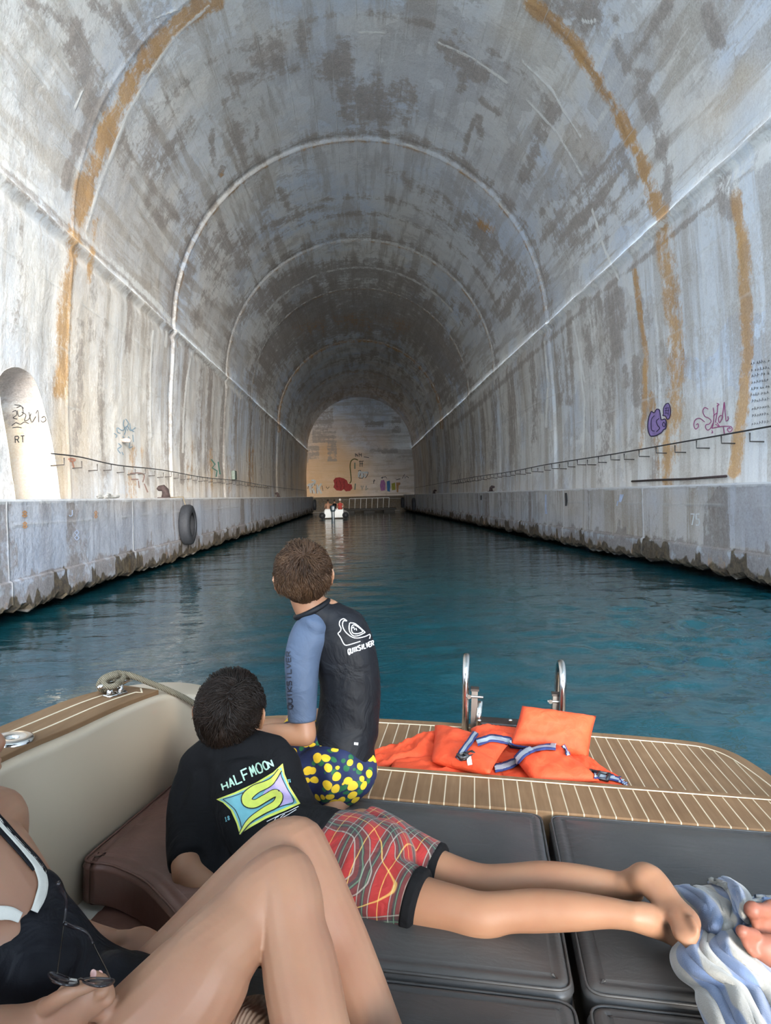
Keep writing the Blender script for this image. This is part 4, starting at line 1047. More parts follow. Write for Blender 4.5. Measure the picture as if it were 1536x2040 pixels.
def cloth(name,c,rough=.75,sheen=.15,var=.25,weave=500):
    m,nt,b=nmat(name); v=oc(nt); n=noise(nt,v,11,4,.6,.8)
    link(nt,mix(nt,ramp(nt,n,[(.3,0.),(.7,1.)]),c,tuple(k*(1-var) for k in c)),b.inputs['Base Color'])
    b.inputs['Roughness'].default_value=rough; b.inputs['Sheen Weight'].default_value=sheen; b.inputs['Specular IOR Level'].default_value=.22
    h=math_(nt,'ADD',noise(nt,mapping(nt,v,(1,1,1)),13,3,.5,1.3),math_(nt,'MULTIPLY',noise(nt,v,weave,2),.03)); bump(nt,b,h,.45,.02); return m
BLACKT=cloth('black_cotton',(.0045,.0045,.0055),.9,0); RASH=cloth('black_lycra',(.006,.0065,.009),.6,0); SLATE=cloth('slate_blue_lycra',(.066,.090,.140),.6,0,var=.15); SWIM=cloth('black_swimsuit',(.004,.004,.007),.55,0)
WHITEB=cloth('white_trim',(.60,.57,.50),.6,var=.08)
def wrinkle(seed,amp=.004,sc=22,dirn=(0,0,1)):
    def f(co):
        k=co@np.array(dirn,float); a=vnoise(k*sc+3*vnoise(co[:,0]*9,co[:,1]*9+co[:,2]*5,seed)+50,co[:,0]*7+50,seed+1)
        return amp*(a-.5)*2*vnoise(co[:,0]*6+co[:,1]*4+30,co[:,2]*6+30,seed+2)
    return f
def fing(mb,base,dir0,up,lens,r,curl,splay=0):
    """finger: three bones bending about the axis across dir0"""
    d=Vector(dir0).normalized(); u=Vector(up).normalized(); ax=d.cross(u).normalized()
    p=Vector(base); rows=[(p-d*.012,r*1.05),(p,r*1.05)]
    for i,L in enumerate(lens):
        d=Matrix.Rotation(-curl[i],3,ax)@d; p=p+d*L; rows.append((p,r*(1-.10*(i+1))))
    limb(mb,rows,n=12,steps=4); return p,d
# ---------------------------------------------------------------- boy kneeling in the rash guard
K=thing('person','boy in black rash guard, slate blue sleeves and lemon print shorts, kneeling at the transom','person',BZ(680,1600,0))
hc=BY(604,1150,1.86); hR=HR(20,16,-10)
mb=MB(); head(mb,hc,hR,.89)
J=lambda px,py,y:BY(px,py,y)
limb(mb,[(J(607,1168,1.86),.046),(J(614,1200,1.86),.043),(J(640,1240,1.865),.050)])
limb(mb,[(J(648,1232,1.87),.055,.045),(J(668,1262,1.87),.076,.055),(J(688,1310,1.87),.078,.058),(J(697,1370,1.87),.076,.060),(J(692,1430,1.87),.074,.062),(J(684,1490,1.86),.080,.070),(J(672,1530,1.86),.085,.075)])
limb(mb,[(J(622,1258,1.84),.040),(J(604,1300,1.82),.037),(J(601,1370,1.80),.034),(J(604,1430,1.79),.030),(J(608,1464,1.78),.029)])   # left upper arm
limb(mb,[(J(608,1464,1.78),.029),(J(575,1463,1.78),.0275),(J(530,1462,1.79),.025),(J(480,1475,1.80),.021),(J(438,1496,1.80),.018)])          # forearm along the thigh
hb=J(415,1508,1.79); dd=(J(390,1524,1.78)-J(438,1496,1.80)).normalized(); upv=Vector((0,-.25,.97))
limb(mb,[(J(438,1496,1.80),.019,.017),(hb,.034,.014),(hb+dd*.035,.036,.013)],side=(0,1,.2))
for k,(o_,ln) in enumerate(((-.026,.9),(-.009,1.),(.009,.97),(.025,.8))):
    fing(mb,hb+dd*.055+Vector((0,o_,0)),dd,upv,(.030*ln,.020*ln,.016*ln),.0085,(.35,.6,.5))
fing(mb,hb+Vector((.01,-.03,0)),dd+Vector((0,-.7,-.2)),upv,(.026,.022,.016),.0095,(.15,.3,.2))
limb(mb,[(J(700,1265,1.89),.040),(J(716,1310,1.96),.036),(J(722,1370,2.0),.031),(J(700,1400,2.06),.026),(J(660,1420,2.10),.021),(J(630,1425,2.1),.02)])                # right arm in front
fh=J(620,1428,2.1); limb(mb,[(fh+Vector((.03,0,0)),.02,.016),(fh,.033,.014),(fh-Vector((.04,0,.0)),.034,.012)],side=(0,1,0))
for o_ in (-.024,-.008,.008,.023): fing(mb,fh+Vector((-.05,o_,0)),(-1,0,-.1),(0,0,1),(.026,.018,.014),.0078,(.4,.5,.3))
fing(mb,fh+Vector((.0,-.03,0)),(-.7,-.7,-.1),(0,0,1),(.024,.02,.015),.009,(.2,.2,.2))
# left thigh to the left, knee at the coaming; shin tucked back
limb(mb,[(J(665,1522,1.86),.080),(J(590,1485,1.88),.066),(J(520,1475,1.90),.056),(J(450,1492,1.88),.050),(J(400,1524,1.84),.047)])
limb(mb,[(J(400,1528,1.84),.046),(J(440,1560,1.90),.045),(J(520,1580,1.95),.040),(J(600,1590,1.98),.028),(J(640,1592,1.98),.03)])
# right leg folded under, shin and ankle seen below the hem
limb(mb,[(J(690,1525,1.86),.070),(J(660,1545,1.80),.058),(J(640,1548,1.78),.045)])
limb(mb,[(J(700,1560,1.86),.035),(J(680,1585,1.80),.036,.03),(J(662,1612,1.74),.026),(J(655,1640,1.70),.022),(J(655,1672,1.66),.022)])
limb(mb,[(J(655,1668,1.67),.024,.022),(J(672,1668,1.66),.030,.02),(J(710,1662,1.68),.034,.016),(J(730,1655,1.70),.036,.012)],side=(0,1,0))
for k in range(5): 
    b0=J(733,1655,1.70)+Vector((0,-.028+.014*k,0)); limb(mb,[(b0-Vector((.012,0,0)),.009),(b0+Vector((.018-.003*k,0,-.002)),.0085-.0008*k)],n=10)
body=obj('body',organic(mb,.0055,5),SKIN,K)
eyes(K,hc,hR,.89)
hair(K,hc,hR,.88,(.030,.014,.007),(.100,.052,.026),5600,3,(.1,-.45,.9),.040,mess=.35)
mb=MB()
limb(mb,[(J(628,1217,1.862),.0465,.046),(J(640,1230,1.863),.052,.048),(J(652,1236,1.87),.060,.052),(J(670,1262,1.87),.084,.063),(J(689,1310,1.87),.084,.066),(J(698,1370,1.87),.082,.068),(J(694,1430,1.87),.083,.070),(J(683,1484,1.86),.082,.080),(J(681,1497,1.86),.089,.086)],flatcap=True)
ell(mb,J(694,1250,1.875),(.047,.045,.048))
limb(mb,[(J(692,1250,1.88),.046),(J(716,1306,1.96),.042),(J(722,1368,2.0),.038)],flatcap=True)
rg=obj('rash_guard',organic(mb,.005,4,disp=wrinkle(5,.006,16,(.5,0,1))),RASH,K)
mb=MB(); limb(mb,[(J(636,1240,1.85),.040),(J(618,1266,1.835),.052,.048),(J(604,1305,1.815),.046),(J(601,1370,1.795),.041),(J(602,1436,1.785),.037)],flatcap=True)
limb(mb,[(J(634,1222,1.845),.018),(J(625,1245,1.83),.040)])
obj('sleeve',organic(mb,.0045,4,disp=wrinkle(9,.004,20)),SLATE,rg)

def ringtube(c,ax,r,th,ratio=1.):
    c=Vector(c); ax=Vector(ax).normalized(); a=ax.orthogonal().normalized(); b_=ax.cross(a)
    return MB().tube([c+a*r*math.cos(t*math.pi/12)+b_*r*math.sin(t*math.pi/12) for t in range(24)],th,10,closed=True)
# lemon shorts
LEM,nt,b=nmat('lemon_print'); v=oc(nt); wob=N(nt,'ShaderNodeVectorMath',operation='ADD'); link(nt,v,wob.inputs[0])
nn_=N(nt,'ShaderNodeTexNoise'); nn_.inputs['Scale'].default_value=20; link(nt,v,nn_.inputs['Vector']); sc_=N(nt,'ShaderNodeVectorMath',operation='SCALE'); sc_.inputs['Scale'].default_value=.012; link(nt,nn_.outputs['Color'],sc_.inputs[0]); link(nt,sc_.outputs[0],wob.inputs[1])
vo=N(nt,'ShaderNodeTexVoronoi'); vo.inputs['Scale'].default_value=31; vo.inputs['Randomness'].default_value=.85; link(nt,mapping(nt,wob.outputs[0],(1,1,1.25),rot=(.4,.3,.5)),vo.inputs['Vector'])
vl=N(nt,'ShaderNodeTexVoronoi'); vl.inputs['Scale'].default_value=31; vl.inputs['Randomness'].default_value=.85; link(nt,mapping(nt,wob.outputs[0],(1,1,1.25),loc=(.016,.006,.012),rot=(.4,.3,.5)),vl.inputs['Vector'])
col=mix(nt,ramp(nt,vl.outputs['Distance'],[(.31,1.),(.33,0.)]),(.005,.011,.052),(.01,.10,.03))
col=mix(nt,ramp(nt,vo.outputs['Distance'],[(.46,1.),(.475,0.)]),col,(.005,.010,.045))
col=mix(nt,ramp(nt,vo.outputs['Distance'],[(.425,1.),(.44,0.)]),col,(.66,.42,.015))
link(nt,col,b.inputs['Base Color']); b.inputs['Roughness'].default_value=.7; bump(nt,b,noise(nt,v,15,3,.5,1.2),.4,.015)
mb=MB()
limb(mb,[(J(684,1484,1.86),.076,.076),(J(676,1520,1.86),.090,.085),(J(668,1548,1.84),.085,.085)],flatcap=True)
limb(mb,[(J(668,1528,1.85),.088,.085),(J(625,1500,1.865),.080),(J(585,1475,1.885),.068),(J(572,1470,1.89),.066)],flatcap=True)
limb(mb,[(J(690,1528,1.85),.080),(J(660,1540,1.80),.078),(J(625,1548,1.755),.066)],flatcap=True)
limb(mb,[(J(655,1535,1.80),.07),(J(600,1552,1.79),.052)])
limb(mb,[(J(706,1500,1.86),.05),(J(712,1535,1.84),.055),(J(690,1556,1.80),.06)])
obj('collar',ringtube(J(622,1213,1.862),J(634,1236,1.865)-J(612,1192,1.86),.0475,.0075).mesh('c'),RASH,rg)
sh=obj('swim_shorts',organic(mb,.005,4,disp=wrinkle(12,.007,20,(1,0,.5))),LEM,K)
# ---------------------------------------------------------------- boy lying on his front
L_=thing('person','boy in a black T-shirt and red plaid shorts lying on his front across the sunpad','person',BZ(740,1760,0))
hc2=BY(459,1419,1.60); hR2=HR(6,22,2)
mb=MB(); head(mb,hc2,hR2,.92)
limb(mb,[(J(458,1450,1.60),.046),(J(457,1485,1.59),.040),(J(460,1520,1.58),.044)])
limb(mb,[(J(464,1534,1.575),.085,.042),(J(480,1580,1.55),.105,.065),(J(520,1640,1.50),.10,.07),(J(590,1680,1.46),.095,.07),(J(660,1700,1.44),.095,.072),(J(710,1712,1.43),.095,.075)],side=(.55,-.75,0),flatcap=True)
limb(mb,[(J(398,1548,1.57),.048),(J(378,1600,1.54),.044),(J(372,1670,1.47),.038),(J(376,1735,1.40),.034)])
limb(mb,[(J(376,1740,1.40),.034),(J(410,1760,1.39),.030),(J(470,1770,1.42),.024),(J(520,1750,1.46),.02)])
q=J(530,1748,1.465); limb(mb,[(q-Vector((.03,0,0)),.02,.016),(q+Vector((.02,0,0)),.034,.014),(q+Vector((.04,0,0)),.033,.012)],side=(0,1,0))
for o_ in (-.024,-.008,.008,.023): fing(mb,q+Vector((.055,o_,0)),(1,0,-.05),(0,0,1),(.026,.018,.014),.0078,(.2,.3,.3))
fing(mb,q+Vector((.0,.03,0)),(.7,.7,-.1),(0,0,1),(.024,.02,.015),.009,(.2,.2,.2))
limb(mb,[(J(548,1520,1.60),.046),(J(560,1560,1.70),.042),(J(560,1600,1.74),.036),(J(540,1590,1.78),.03),(J(500,1570,1.80),.024),(J(478,1560,1.80),.02)])
q=J(470,1556,1.80); limb(mb,[(q+Vector((.02,0,0)),.02,.016),(q-Vector((.02,0,0)),.033,.014)],side=(0,1,0))
for o_ in (-.024,-.008,.008,.023): fing(mb,q+Vector((-.035,o_,0)),(-1,0,-.05),(0,0,1),(.026,.018,.014),.0078,(.2,.3,.3))
fing(mb,q+Vector((0,-.03,0)),(-.7,-.7,-.1),(0,0,1),(.024,.02,.015),.009,(.2,.2,.2))
# near (left) leg
limb(mb,[(J(700,1745,1.40),.078),(J(770,1782,1.375),.064),(J(834,1801,1.355),.052),(J(900,1812,1.335),.043),(J(955,1824,1.32),.041),(J(1010,1817,1.32),.0355),(J(1070,1814,1.32),.0365),(J(1140,1815,1.31),.033),(J(1210,1818,1.30),.026),(J(1262,1826,1.29),.023)])
ell(mb,J(952,1838,1.32),(.036,.032,.030))
limb(mb,[(J(1262,1826,1.29),.024),(J(1292,1832,1.30),.027),(J(1330,1850,1.32),.024,.018),(J(1358,1864,1.325),.026,.014)],side=(0,.5,.9))
for k in range(5):
    b0=J(1364+k*1.2,1848+k*7.5,1.325); limb(mb,[(b0-Vector((.01,0,0)),.009),(b0+Vector((.014-.002*abs(k-1),0,-.006)),.0085-.0006*k)],n=10)
# far (right) leg
limb(mb,[(J(720,1680,1.52),.070),(J(800,1712,1.50),.056),(J(870,1738,1.48),.046),(J(950,1757,1.46),.036),(J(1010,1756,1.45),.033),(J(1080,1752,1.44),.034),(J(1150,1754,1.43),.030),(J(1215,1761,1.42),.025),(J(1252,1766,1.41),.024)])
limb(mb,[(J(1240,1764,1.41),.023),(J(1266,1756,1.40),.026),(J(1286,1750,1.38),.029),(J(1306,1766,1.36),.028,.024),(J(1336,1802,1.32),.024,.018),(J(1362,1832,1.28),.027,.016),(J(1366,1856,1.255),.024,.012)],side=(.8,-.55,.1))
for k,(x_,y_,r_) in enumerate(((1372,1882,.0095),(1379,1876,.008),(1384,1868,.0075),(1387,1860,.007),(1388,1851,.0065))):
    limb(mb,[(J(x_-12,y_-22,1.26),r_),(J(x_-3,y_-6,1.245),r_*.95),(J(x_,y_,1.24),r_)],n=10)
ell(mb,J(1270,1786,1.40),(.012,.010,.012))
body=obj('body',organic(mb,.0042,6),SKIN,L_)
eyes(L_,hc2,hR2,.92)
hair(L_,hc2,hR2,.91,(.006,.0035,.0025),(.026,.015,.010),6000,8,(.15,-.5,.85),.052,mess=.8)
mb=MB()
limb(mb,[(J(457,1481,1.588),.050,.049),(J(458,1502,1.578),.072,.058),(J(462,1530,1.57),.112,.062),(J(478,1580,1.55),.118,.074),(J(516,1640,1.50),.113,.080),(J(585,1680,1.46),.104,.080),(J(648,1696,1.44),.100,.080)],side=(.55,-.75,0),flatcap=True)
ell(mb,J(405,1556,1.57),(.055,.05,.055)); ell(mb,J(544,1520,1.60),(.052,.05,.05))
limb(mb,[(J(398,1552,1.57),.055),(J(386,1600,1.545),.056,.052),(J(380,1670,1.48),.050),(J(382,1722,1.42),.046)],flatcap=True)
limb(mb,[(J(548,1520,1.60),.052),(J(562,1556,1.69),.048)],flatcap=True)
limb(mb,[(J(440,1500,1.57),.05,.05),(J(400,1530,1.57),.05)]) ; limb(mb,[(J(480,1496,1.58),.045),(J(540,1502,1.60),.045)])
limb(mb,[(J(590,1622,1.55),.05),(J(625,1648,1.53),.045)])
limb(mb,[(J(428,1560,1.56),.065),(J(428,1650,1.50),.078,.06),(J(440,1725,1.44),.075,.05)])
limb(mb,[(J(545,1530,1.59),.06),(J(560,1580,1.56),.06),(J(590,1640,1.52),.06)])
limb(mb,[(J(425,1512,1.57),.038),(J(462,1512,1.55),.050),(J(505,1505,1.57),.046)])
ts=obj('t_shirt',organic(mb,.0055,5,disp=wrinkle(15,.008,13,(.7,0,-.7))),BLACKT,L_)
obj('collar',ringtube(J(457,1486,1.586),J(459,1530,1.565)-J(457,1470,1.59),.050,.008).mesh('c'),BLACKT,ts)
# plaid shorts
PL,nt,b=nmat('red_plaid'); v=oc(nt); nz3=N(nt,'ShaderNodeTexNoise'); nz3.inputs['Scale'].default_value=9; link(nt,v,nz3.inputs['Vector'])
sc_=N(nt,'ShaderNodeVectorMath',operation='SCALE'); sc_.inputs['Scale'].default_value=.009; link(nt,nz3.outputs['Color'],sc_.inputs[0]); ad=N(nt,'ShaderNodeVectorMath',operation='ADD'); link(nt,v,ad.inputs[0]); link(nt,sc_.outputs[0],ad.inputs[1])
vv=mapping(nt,ad.outputs[0],rot=(0,0,rad(22))); s=N(nt,'ShaderNodeSeparateXYZ'); link(nt,vv,s.inputs[0])
def lines(src,per,a,bw,off=0.):
    f=math_(nt,'FRACT',math_(nt,'DIVIDE',math_(nt,'ADD',src,off+5),per)); return ramp(nt,f,[(max(0,a-.01),0.),(a,1.),(a+bw,1.),(min(1,a+bw+.01),0.)])
u_=s.outputs[0]; w_=math_(nt,'SUBTRACT',s.outputs[1],math_(nt,'MULTIPLY',s.outputs[2],.9))
col=(.27,.012,.011); P_=.060
for src in (u_,w_):
    col=mix(nt,math_(nt,'MULTIPLY',lines(src,P_,.05,.40),.70),col,(.030,.018,.018))
    col=mix(nt,math_(nt,'MULTIPLY',lines(src,P_,.18,.10),.8),col,(.02,.022,.025))
for src in (u_,w_):
    for a,c_ in ((.06,(.36,.33,.28)),(.41,(.36,.33,.28)),(.24,(.10,.22,.13)),(.72,(.62,.42,.10))):
        col=mix(nt,math_(nt,'MULTIPLY',lines(src,P_,a,.018),.55),col,c_)
link(nt,col,b.inputs['Base Color']); b.inputs['Roughness'].default_value=.8; b.inputs['Sheen Weight'].default_value=.1
bump(nt,b,noise(nt,v,17,3,.5,1.4),.5,.02)
mb=MB()
limb(mb,[(J(660,1700,1.44),.098,.080),(J(690,1706,1.44),.108,.086),(J(718,1714,1.43),.106,.088),(J(740,1718,1.43),.09,.085)],side=(.55,-.75,0))
limb(mb,[(J(700,1743,1.40),.090),(J(730,1762,1.39),.085),(J(770,1782,1.375),.0745),(J(826,1799,1.355),.062)],flatcap=True)
limb(mb,[(J(715,1679,1.52),.080),(J(760,1696,1.51),.073),(J(800,1712,1.50),.065),(J(868,1737,1.48),.056)],flatcap=True)
ell(mb,J(745,1716,1.455),(.085,.085,.07))
ps=obj('plaid_shorts',organic(mb,.005,4,disp=wrinkle(21,.010,24,(1,.3,0))),PL,L_)
for (a,b2,r) in ((J(822,1797,1.356),J(836,1802,1.352),.0645),(J(864,1736,1.482),J(875,1739,1.478),.058)):
    mb=MB(); limb(mb,[(a,r),(b2,r*.985)],flatcap=True,n=40); obj('hem',mb.mesh('h'),BLACKT,ps)
mb=MB(); limb(mb,[(J(640,1694,1.445),.098,.080),(J(656,1699,1.44),.100,.082)],side=(.45,-.8,0),flatcap=True,n=40); obj('waistband',mb.mesh('w'),BLACKT,ps)
# ---------------------------------------------------------------- woman with bent legs
Wm=thing('person','woman in a black swimsuit with white trim, knees bent, holding sunglasses','person',BZ(150,2040,0))
mb=MB()
limb(mb,[(J(170,2195,.90),.076),(J(278,2078,.93),.077),(J(389,1960,.97),.0725),(J(434,1895,1.0),.062),(J(484,1836,1.04),.0555),(J(530,1782,1.07),.054),(J(557,1761,1.08),.054)])
limb(mb,[(J(562,1758,1.08),.0535),(J(575,1800,1.06),.0525),(J(583,1850,1.04),.0500),(J(594,1905,1.02),.0535),(J(604,1965,.995),.0545),(J(622,2050,.96),.0520),(J(665,2160,.92),.042),(J(715,2290,.87),.032)])
limb(mb,[(J(245,2065,1.06),.080),(J(320,1978,1.09),.073),(J(402,1878,1.13),.064),(J(488,1775,1.16),.057),(J(560,1706,1.175),.056),(J(586,1695,1.175),.055)])
limb(mb,[(J(588,1695,1.175),.055),(J(612,1745,1.16),.054),(J(640,1810,1.14),.053),(J(672,1885,1.12),.052),(J(702,1960,1.09),.050),(J(742,2060,1.05),.046),(J(790,2170,1.0),.038),(J(835,2290,.96),.030)])
for (x_,y_,Y_,xo) in ((715,2290,.87,.0),(835,2290,.96,.01)):   # feet, below the frame
    a=J(x_,y_,Y_); a.z=max(a.z,.04); limb(mb,[(a,.032),(a+Vector((-.02,-.03,-.01)),.034),(a+Vector((.06,.02,-.012)),.034,.026),(a+Vector((.13,.045,-.02)),.036,.014)],side=(0,1,0))
    for k in range(5):
        b0=a+Vector((.145,.017+.014*k,-.022)); limb(mb,[(b0-Vector((.01,0,0)),.010),(b0+Vector((.022-.003*k,0,0)),.0095-.0008*k)],n=10)
# trunk, reclining against the coaming
limb(mb,[(J(195,2060,1.0),.105,.085),(J(120,1975,1.0),.082,.070),(J(60,1890,1.0),.078,.066),(J(-5,1800,1.0),.088,.070),(J(-60,1720,1.0),.092,.066),(J(-95,1655,1.0),.07,.055)],side=(.2,1,0))
limb(mb,[(J(-95,1660,1.0),.045),(J(-100,1600,.99),.040),(J(-128,1550,.99),.042)])
ell(mb,J(50,1788,1.03),(.048,.046,.048)); ell(mb,J(-5,1865,.96),(.05,.048,.045))
limb(mb,[(J(-60,1660,1.02),.055),(J(-8,1630,1.09),.048),(J(10,1690,1.12),.036),(J(22,1760,1.13),.033),(J(70,1815,1.14),.030),(J(85,1835,1.14),.028)])
limb(mb,[(J(70,1825,1.14),.029),(J(120,1848,1.15),.028),(J(175,1868,1.16),.025),(J(225,1878,1.17),.021),(J(250,1880,1.17),.022,.019)])
hq=J(268,1884,1.17); limb(mb,[(J(245,1880,1.17),.020,.018),(hq,.036,.016),(hq+Vector((.03,0,-.01)),.036,.014)],side=(0,.9,.4))
for o_ in (-.026,-.009,.009,.024): fing(mb,hq+Vector((.045,o_,-.01+.4*o_)),(1,0,-.35),(0,0,1),(.034,.024,.018),.0080,(.3,.5,.4))
fing(mb,hq+Vector((0,-.03,-.005)),(.8,-.5,-.3),(0,0,1),(.030,.025,.018),.009,(.1,.3,.3))
# near arm and the hand with the sunglasses
limb(mb,[(J(-100,1700,.96),.052),(J(-190,1800,.88),.040),(J(-200,1960,.80),.034),(J(-150,2080,.76),.034)])
limb(mb,[(J(-150,2080,.76),.033),(J(-60,2065,.80),.031),(J(20,2050,.84),.027),(J(70,2032,.86),.023,.020),(J(96,2022,.865),.022,.018)])
pc=J(128,2016,.872); limb(mb,[(J(90,2024,.865),.021,.018),(pc,.030,.019),(J(160,1998,.875),.030,.019),(J(178,1992,.88),.024,.017)],side=(.3,.2,1))
fx=Vector((1,.1,.15))
# thumb on top, index..little wrapping up behind the frame
limb(mb,[(J(84,2014,.866),.012),(J(100,2001,.853),.0112),(J(124,1986,.846),.0102),(J(148,1974,.846),.0092),(J(168,1967,.850),.0085),(J(186,1961,.858),.0078)],n=12)
for x0,y0,x1,y1,x2,y2,x3,y3,dy in ((170,1978,204,1976,207,1958,190,1944,.004),(172,1999,212,1994,217,1974,204,1950,.012),(168,2020,206,2018,218,1996,214,1972,.020),(156,2038,190,2042,208,2020,208,2000,.028)):
    limb(mb,[(J(x0,y0,.870+dy),.0090),(J(x1,y1,.874+dy),.0085),(J(x2,y2,.884+dy),.0078),(J(x3,y3,.886+dy),.0070)],n=12,steps=5)
hw=J(-143,1482,.99); wR=HR(-72,12,0); head(mb,hw,wR,1.02)
body=obj('body',organic(mb,.0025,5),SKIN2,Wm)
eyes(Wm,hw,wR,1.02)
hair(Wm,hw,wR,1.05,(.03,.018,.012),(.09,.055,.035),1500,5,(0,-.4,.9),.07)
NAIL=simple('fingernail',(.75,.45,.40),.25)
for x_,y_,Y_ in ((186,1940,.884),(199,1942,.894)):
    mb=MB(); ell(mb,J(x_,y_,Y_),(.0045,.003,.006),None,10); obj('fingernail',mb.mesh('n'),NAIL,Wm)
mb=MB()
limb(mb,[(J(228,2035,1.0),.100,.088),(J(195,2040,1.0),.112,.092),(J(122,1970,1.0),.090,.078),(J(62,1888,1.0),.084,.072),(J(20,1840,1.0),.085,.070)],side=(.2,1,0))
ell(mb,J(56,1798,1.025),(.054,.052,.052)); ell(mb,J(0,1885,.96),(.056,.053,.048))
limb(mb,[(J(195,1985,1.0),.05),(J(225,1960,1.0),.045)])
limb(mb,[(J(-70,1860,.98),.085),(J(0,1905,.98),.085),(J(80,1960,.98),.08)])
limb(mb,[(J(120,1960,1.03),.07),(J(185,1965,1.05),.055),(J(215,1965,1.06),.045)])
suit=obj('swimsuit',organic(mb,.005,5,disp=wrinkle(31,.006,18,(.7,0,.7))),SWIM,Wm)
bw=bvh_of([body,suit])
def band(name,pts,w,mat,parent,bv_,off=.002,th=.0015):
    v,f=proj_ribbon(bv_,pts,w,off,12); o=obj(name,clean(mesh(name,v,f)),mat,parent,'world'); md=o.modifiers.new('t','SOLIDIFY'); md.thickness=th; md.offset=1; return o
band('white_trim',[(-30,1612,12),(0,1645,12),(30,1678,12),(52,1703,13),(72,1728,17),(83,1760,20),(77,1792,20),(66,1818,15)],14,WHITEB,suit,bw,.003)
band('strap',[(-30,1598,9),(0,1636,9),(30,1670,8),(50,1692,8),(72,1716,8),(92,1745,8)],8,SWIM,suit,bw,.003)
band('strap',[(-30,1630,8),(0,1660,9),(30,1692,9),(52,1717,9),(66,1735,8)],8,SWIM,suit,bw,.0025)
band('white_trim',[(-40,1822,28),(0,1820,29),(20,1822,28),(38,1830,24)],26,WHITEB,suit,bw,.004)
# ---------------------------------------------------------------- sunglasses in her hand
gl=thing('sunglasses','open dark sunglasses with thin metal temples held in the woman\'s hand','sunglasses',J(160,1950,.86))
GUN=simple('gunmetal',(.10,.095,.09),.25,1); DKPL=simple('dark_acetate',(.02,.016,.018),.2); LENS,nt,b=nmat('tinted_lens'); b.inputs['Base Color'].default_value=(.05,.035,.04,1); b.inputs['Roughness'].default_value=.05; b.inputs['Transmission Weight'].default_value=.5
def lens(P,Yc,name='lens'):
    c=[J(px,py,Yc+d) for px,py,d in P]; cen=sum(c,Vector((0,0,0)))/len(c); mb=MB(); n=len(c)
    nn=(c[1]-c[0]).cross(c[3]-c[0]).normalized()*.0012
    mb.add([p+nn for p in c]+[p-nn for p in c],[tuple(range(n)),tuple(range(n,2*n))[::-1]]+[(i,(i+1)%n,n+(i+1)%n,n+i) for i in range(n)]); return mb.mesh(name)
F1=[(96,1941,0),(104,1938,.004),(125,1944,.006),(140,1950,.006),(154,1953,.004),(156,1961,-.02),(142,1963,-.035),(120,1960,-.04),(104,1953,-.03)]
F2=[(166,1952,.004),(182,1949,.006),(205,1949,.006),(222,1951,.004),(227,1954,0),(220,1961,-.025),(200,1965,-.04),(180,1962,-.035),(168,1957,-.02)]
for Fp in (F1,F2):
    ln_=obj('lens',lens(Fp,.86),LENS,gl); mb=MB(); mb.tube([Vector(p) for p in crom([J(px,py,.86+d) for px,py,d in Fp],4,True)],.0016,8,closed=True); obj('rim',mb.mesh('r'),DKPL,ln_)
obj('bridge',MB().tube([Vector(p) for p in crom([J(154,1954,.862),J(160,1950,.866),J(167,1953,.862)],5)],.0014,8).mesh('b'),GUN,gl)
obj('nose_pad',bm_mesh(bevel_box(J(146,1955,.853),(.010,.004,.006),.0015),'n'),simple('clear_pad',(.45,.42,.38),.2),gl)
def temple(P,nt_):
    c=[J(px,py,Y) for px,py,Y in P]; t=obj('temple',MB().tube([Vector(p) for p in crom(c[:nt_+1],6)],.0011,8).mesh('t'),GUN,gl)
    rr=crom([(*p,r) for p,r in zip(c[nt_:],np.linspace(.0016,.0032,len(c)-nt_))],6)
    obj('temple_tip',MB().tube([Vector(p[:3]) for p in rr],[p[3] for p in rr],10).mesh('t'),DKPL,t)
temple([(114,1940,.862),(117,1915,.90),(122,1880,.95),(127,1840,.985),(131,1812,1.0),(131,1790,1.0),(124,1776,.998),(116,1758,.99)],3)
temple([(220,1950,.862),(210,1928,.90),(197,1903,.94),(186,1880,.965),(176,1862,.98),(163,1852,.985),(146,1847,.98),(129,1840,.97)],3)
# ---------------------------------------------------------------- barefoot person at the right edge
Rp=thing('person','barefoot person at the right edge with toes beside the striped towel','person',BZ(1560,1850,0))
mb=MB()
J2=lambda px,py,y:BY(px,py,y)
limb(mb,[(J(1526,1836,1.30),.026,.015),(J(1542,1832,1.31),.034,.020),(J(1580,1838,1.34),.030,.022),(J(1625,1850,1.36),.030),(J(1660,1850,1.38),.030)],side=(.2,.3,1))
for k,(x_,y_,r_) in enumerate(((1500,1813,.0145),(1503,1832,.0080),(1506,1844,.0075),(1510,1855,.0070),(1516,1865,.0062))):
    limb(mb,[(J(x_+26,y_+3,1.30),r_),(J(x_+9,y_+1,1.285),r_*.85),(J(x_,y_,1.28),r_*1.05)],n=12)
limb(mb,[(J(1650,1840,1.38),.032),(J(1700,1800,1.45),.034),(J(1800,1760,1.55),.045),(J(1950,1740,1.6),.055)])
limb(mb,[(J(1500,1880,1.25),.016,.012),(J(1525,1890,1.25),.024,.018),(J(1565,1904,1.25),.026,.020),(J(1605,1912,1.26),.028),(J(1640,1908,1.28),.030)],side=(.2,.3,1))
limb(mb,[(J(1630,1895,1.30),.030),(J(1720,1860,1.40),.036),(J(1850,1830,1.5),.05)])
for k,(x_,y_,r_) in enumerate(((1479,1856,.0110),(1483,1871,.0072),(1487,1882,.0068),(1493,1892,.0064),(1501,1901,.0058))):
    limb(mb,[(J(x_+24,y_+6,1.25),r_),(J(x_+9,y_+2,1.24),r_*.88),(J(x_,y_,1.235),r_*1.03)],n=10)
obj('body',organic(mb,.0028,5),SKIN3,Rp)
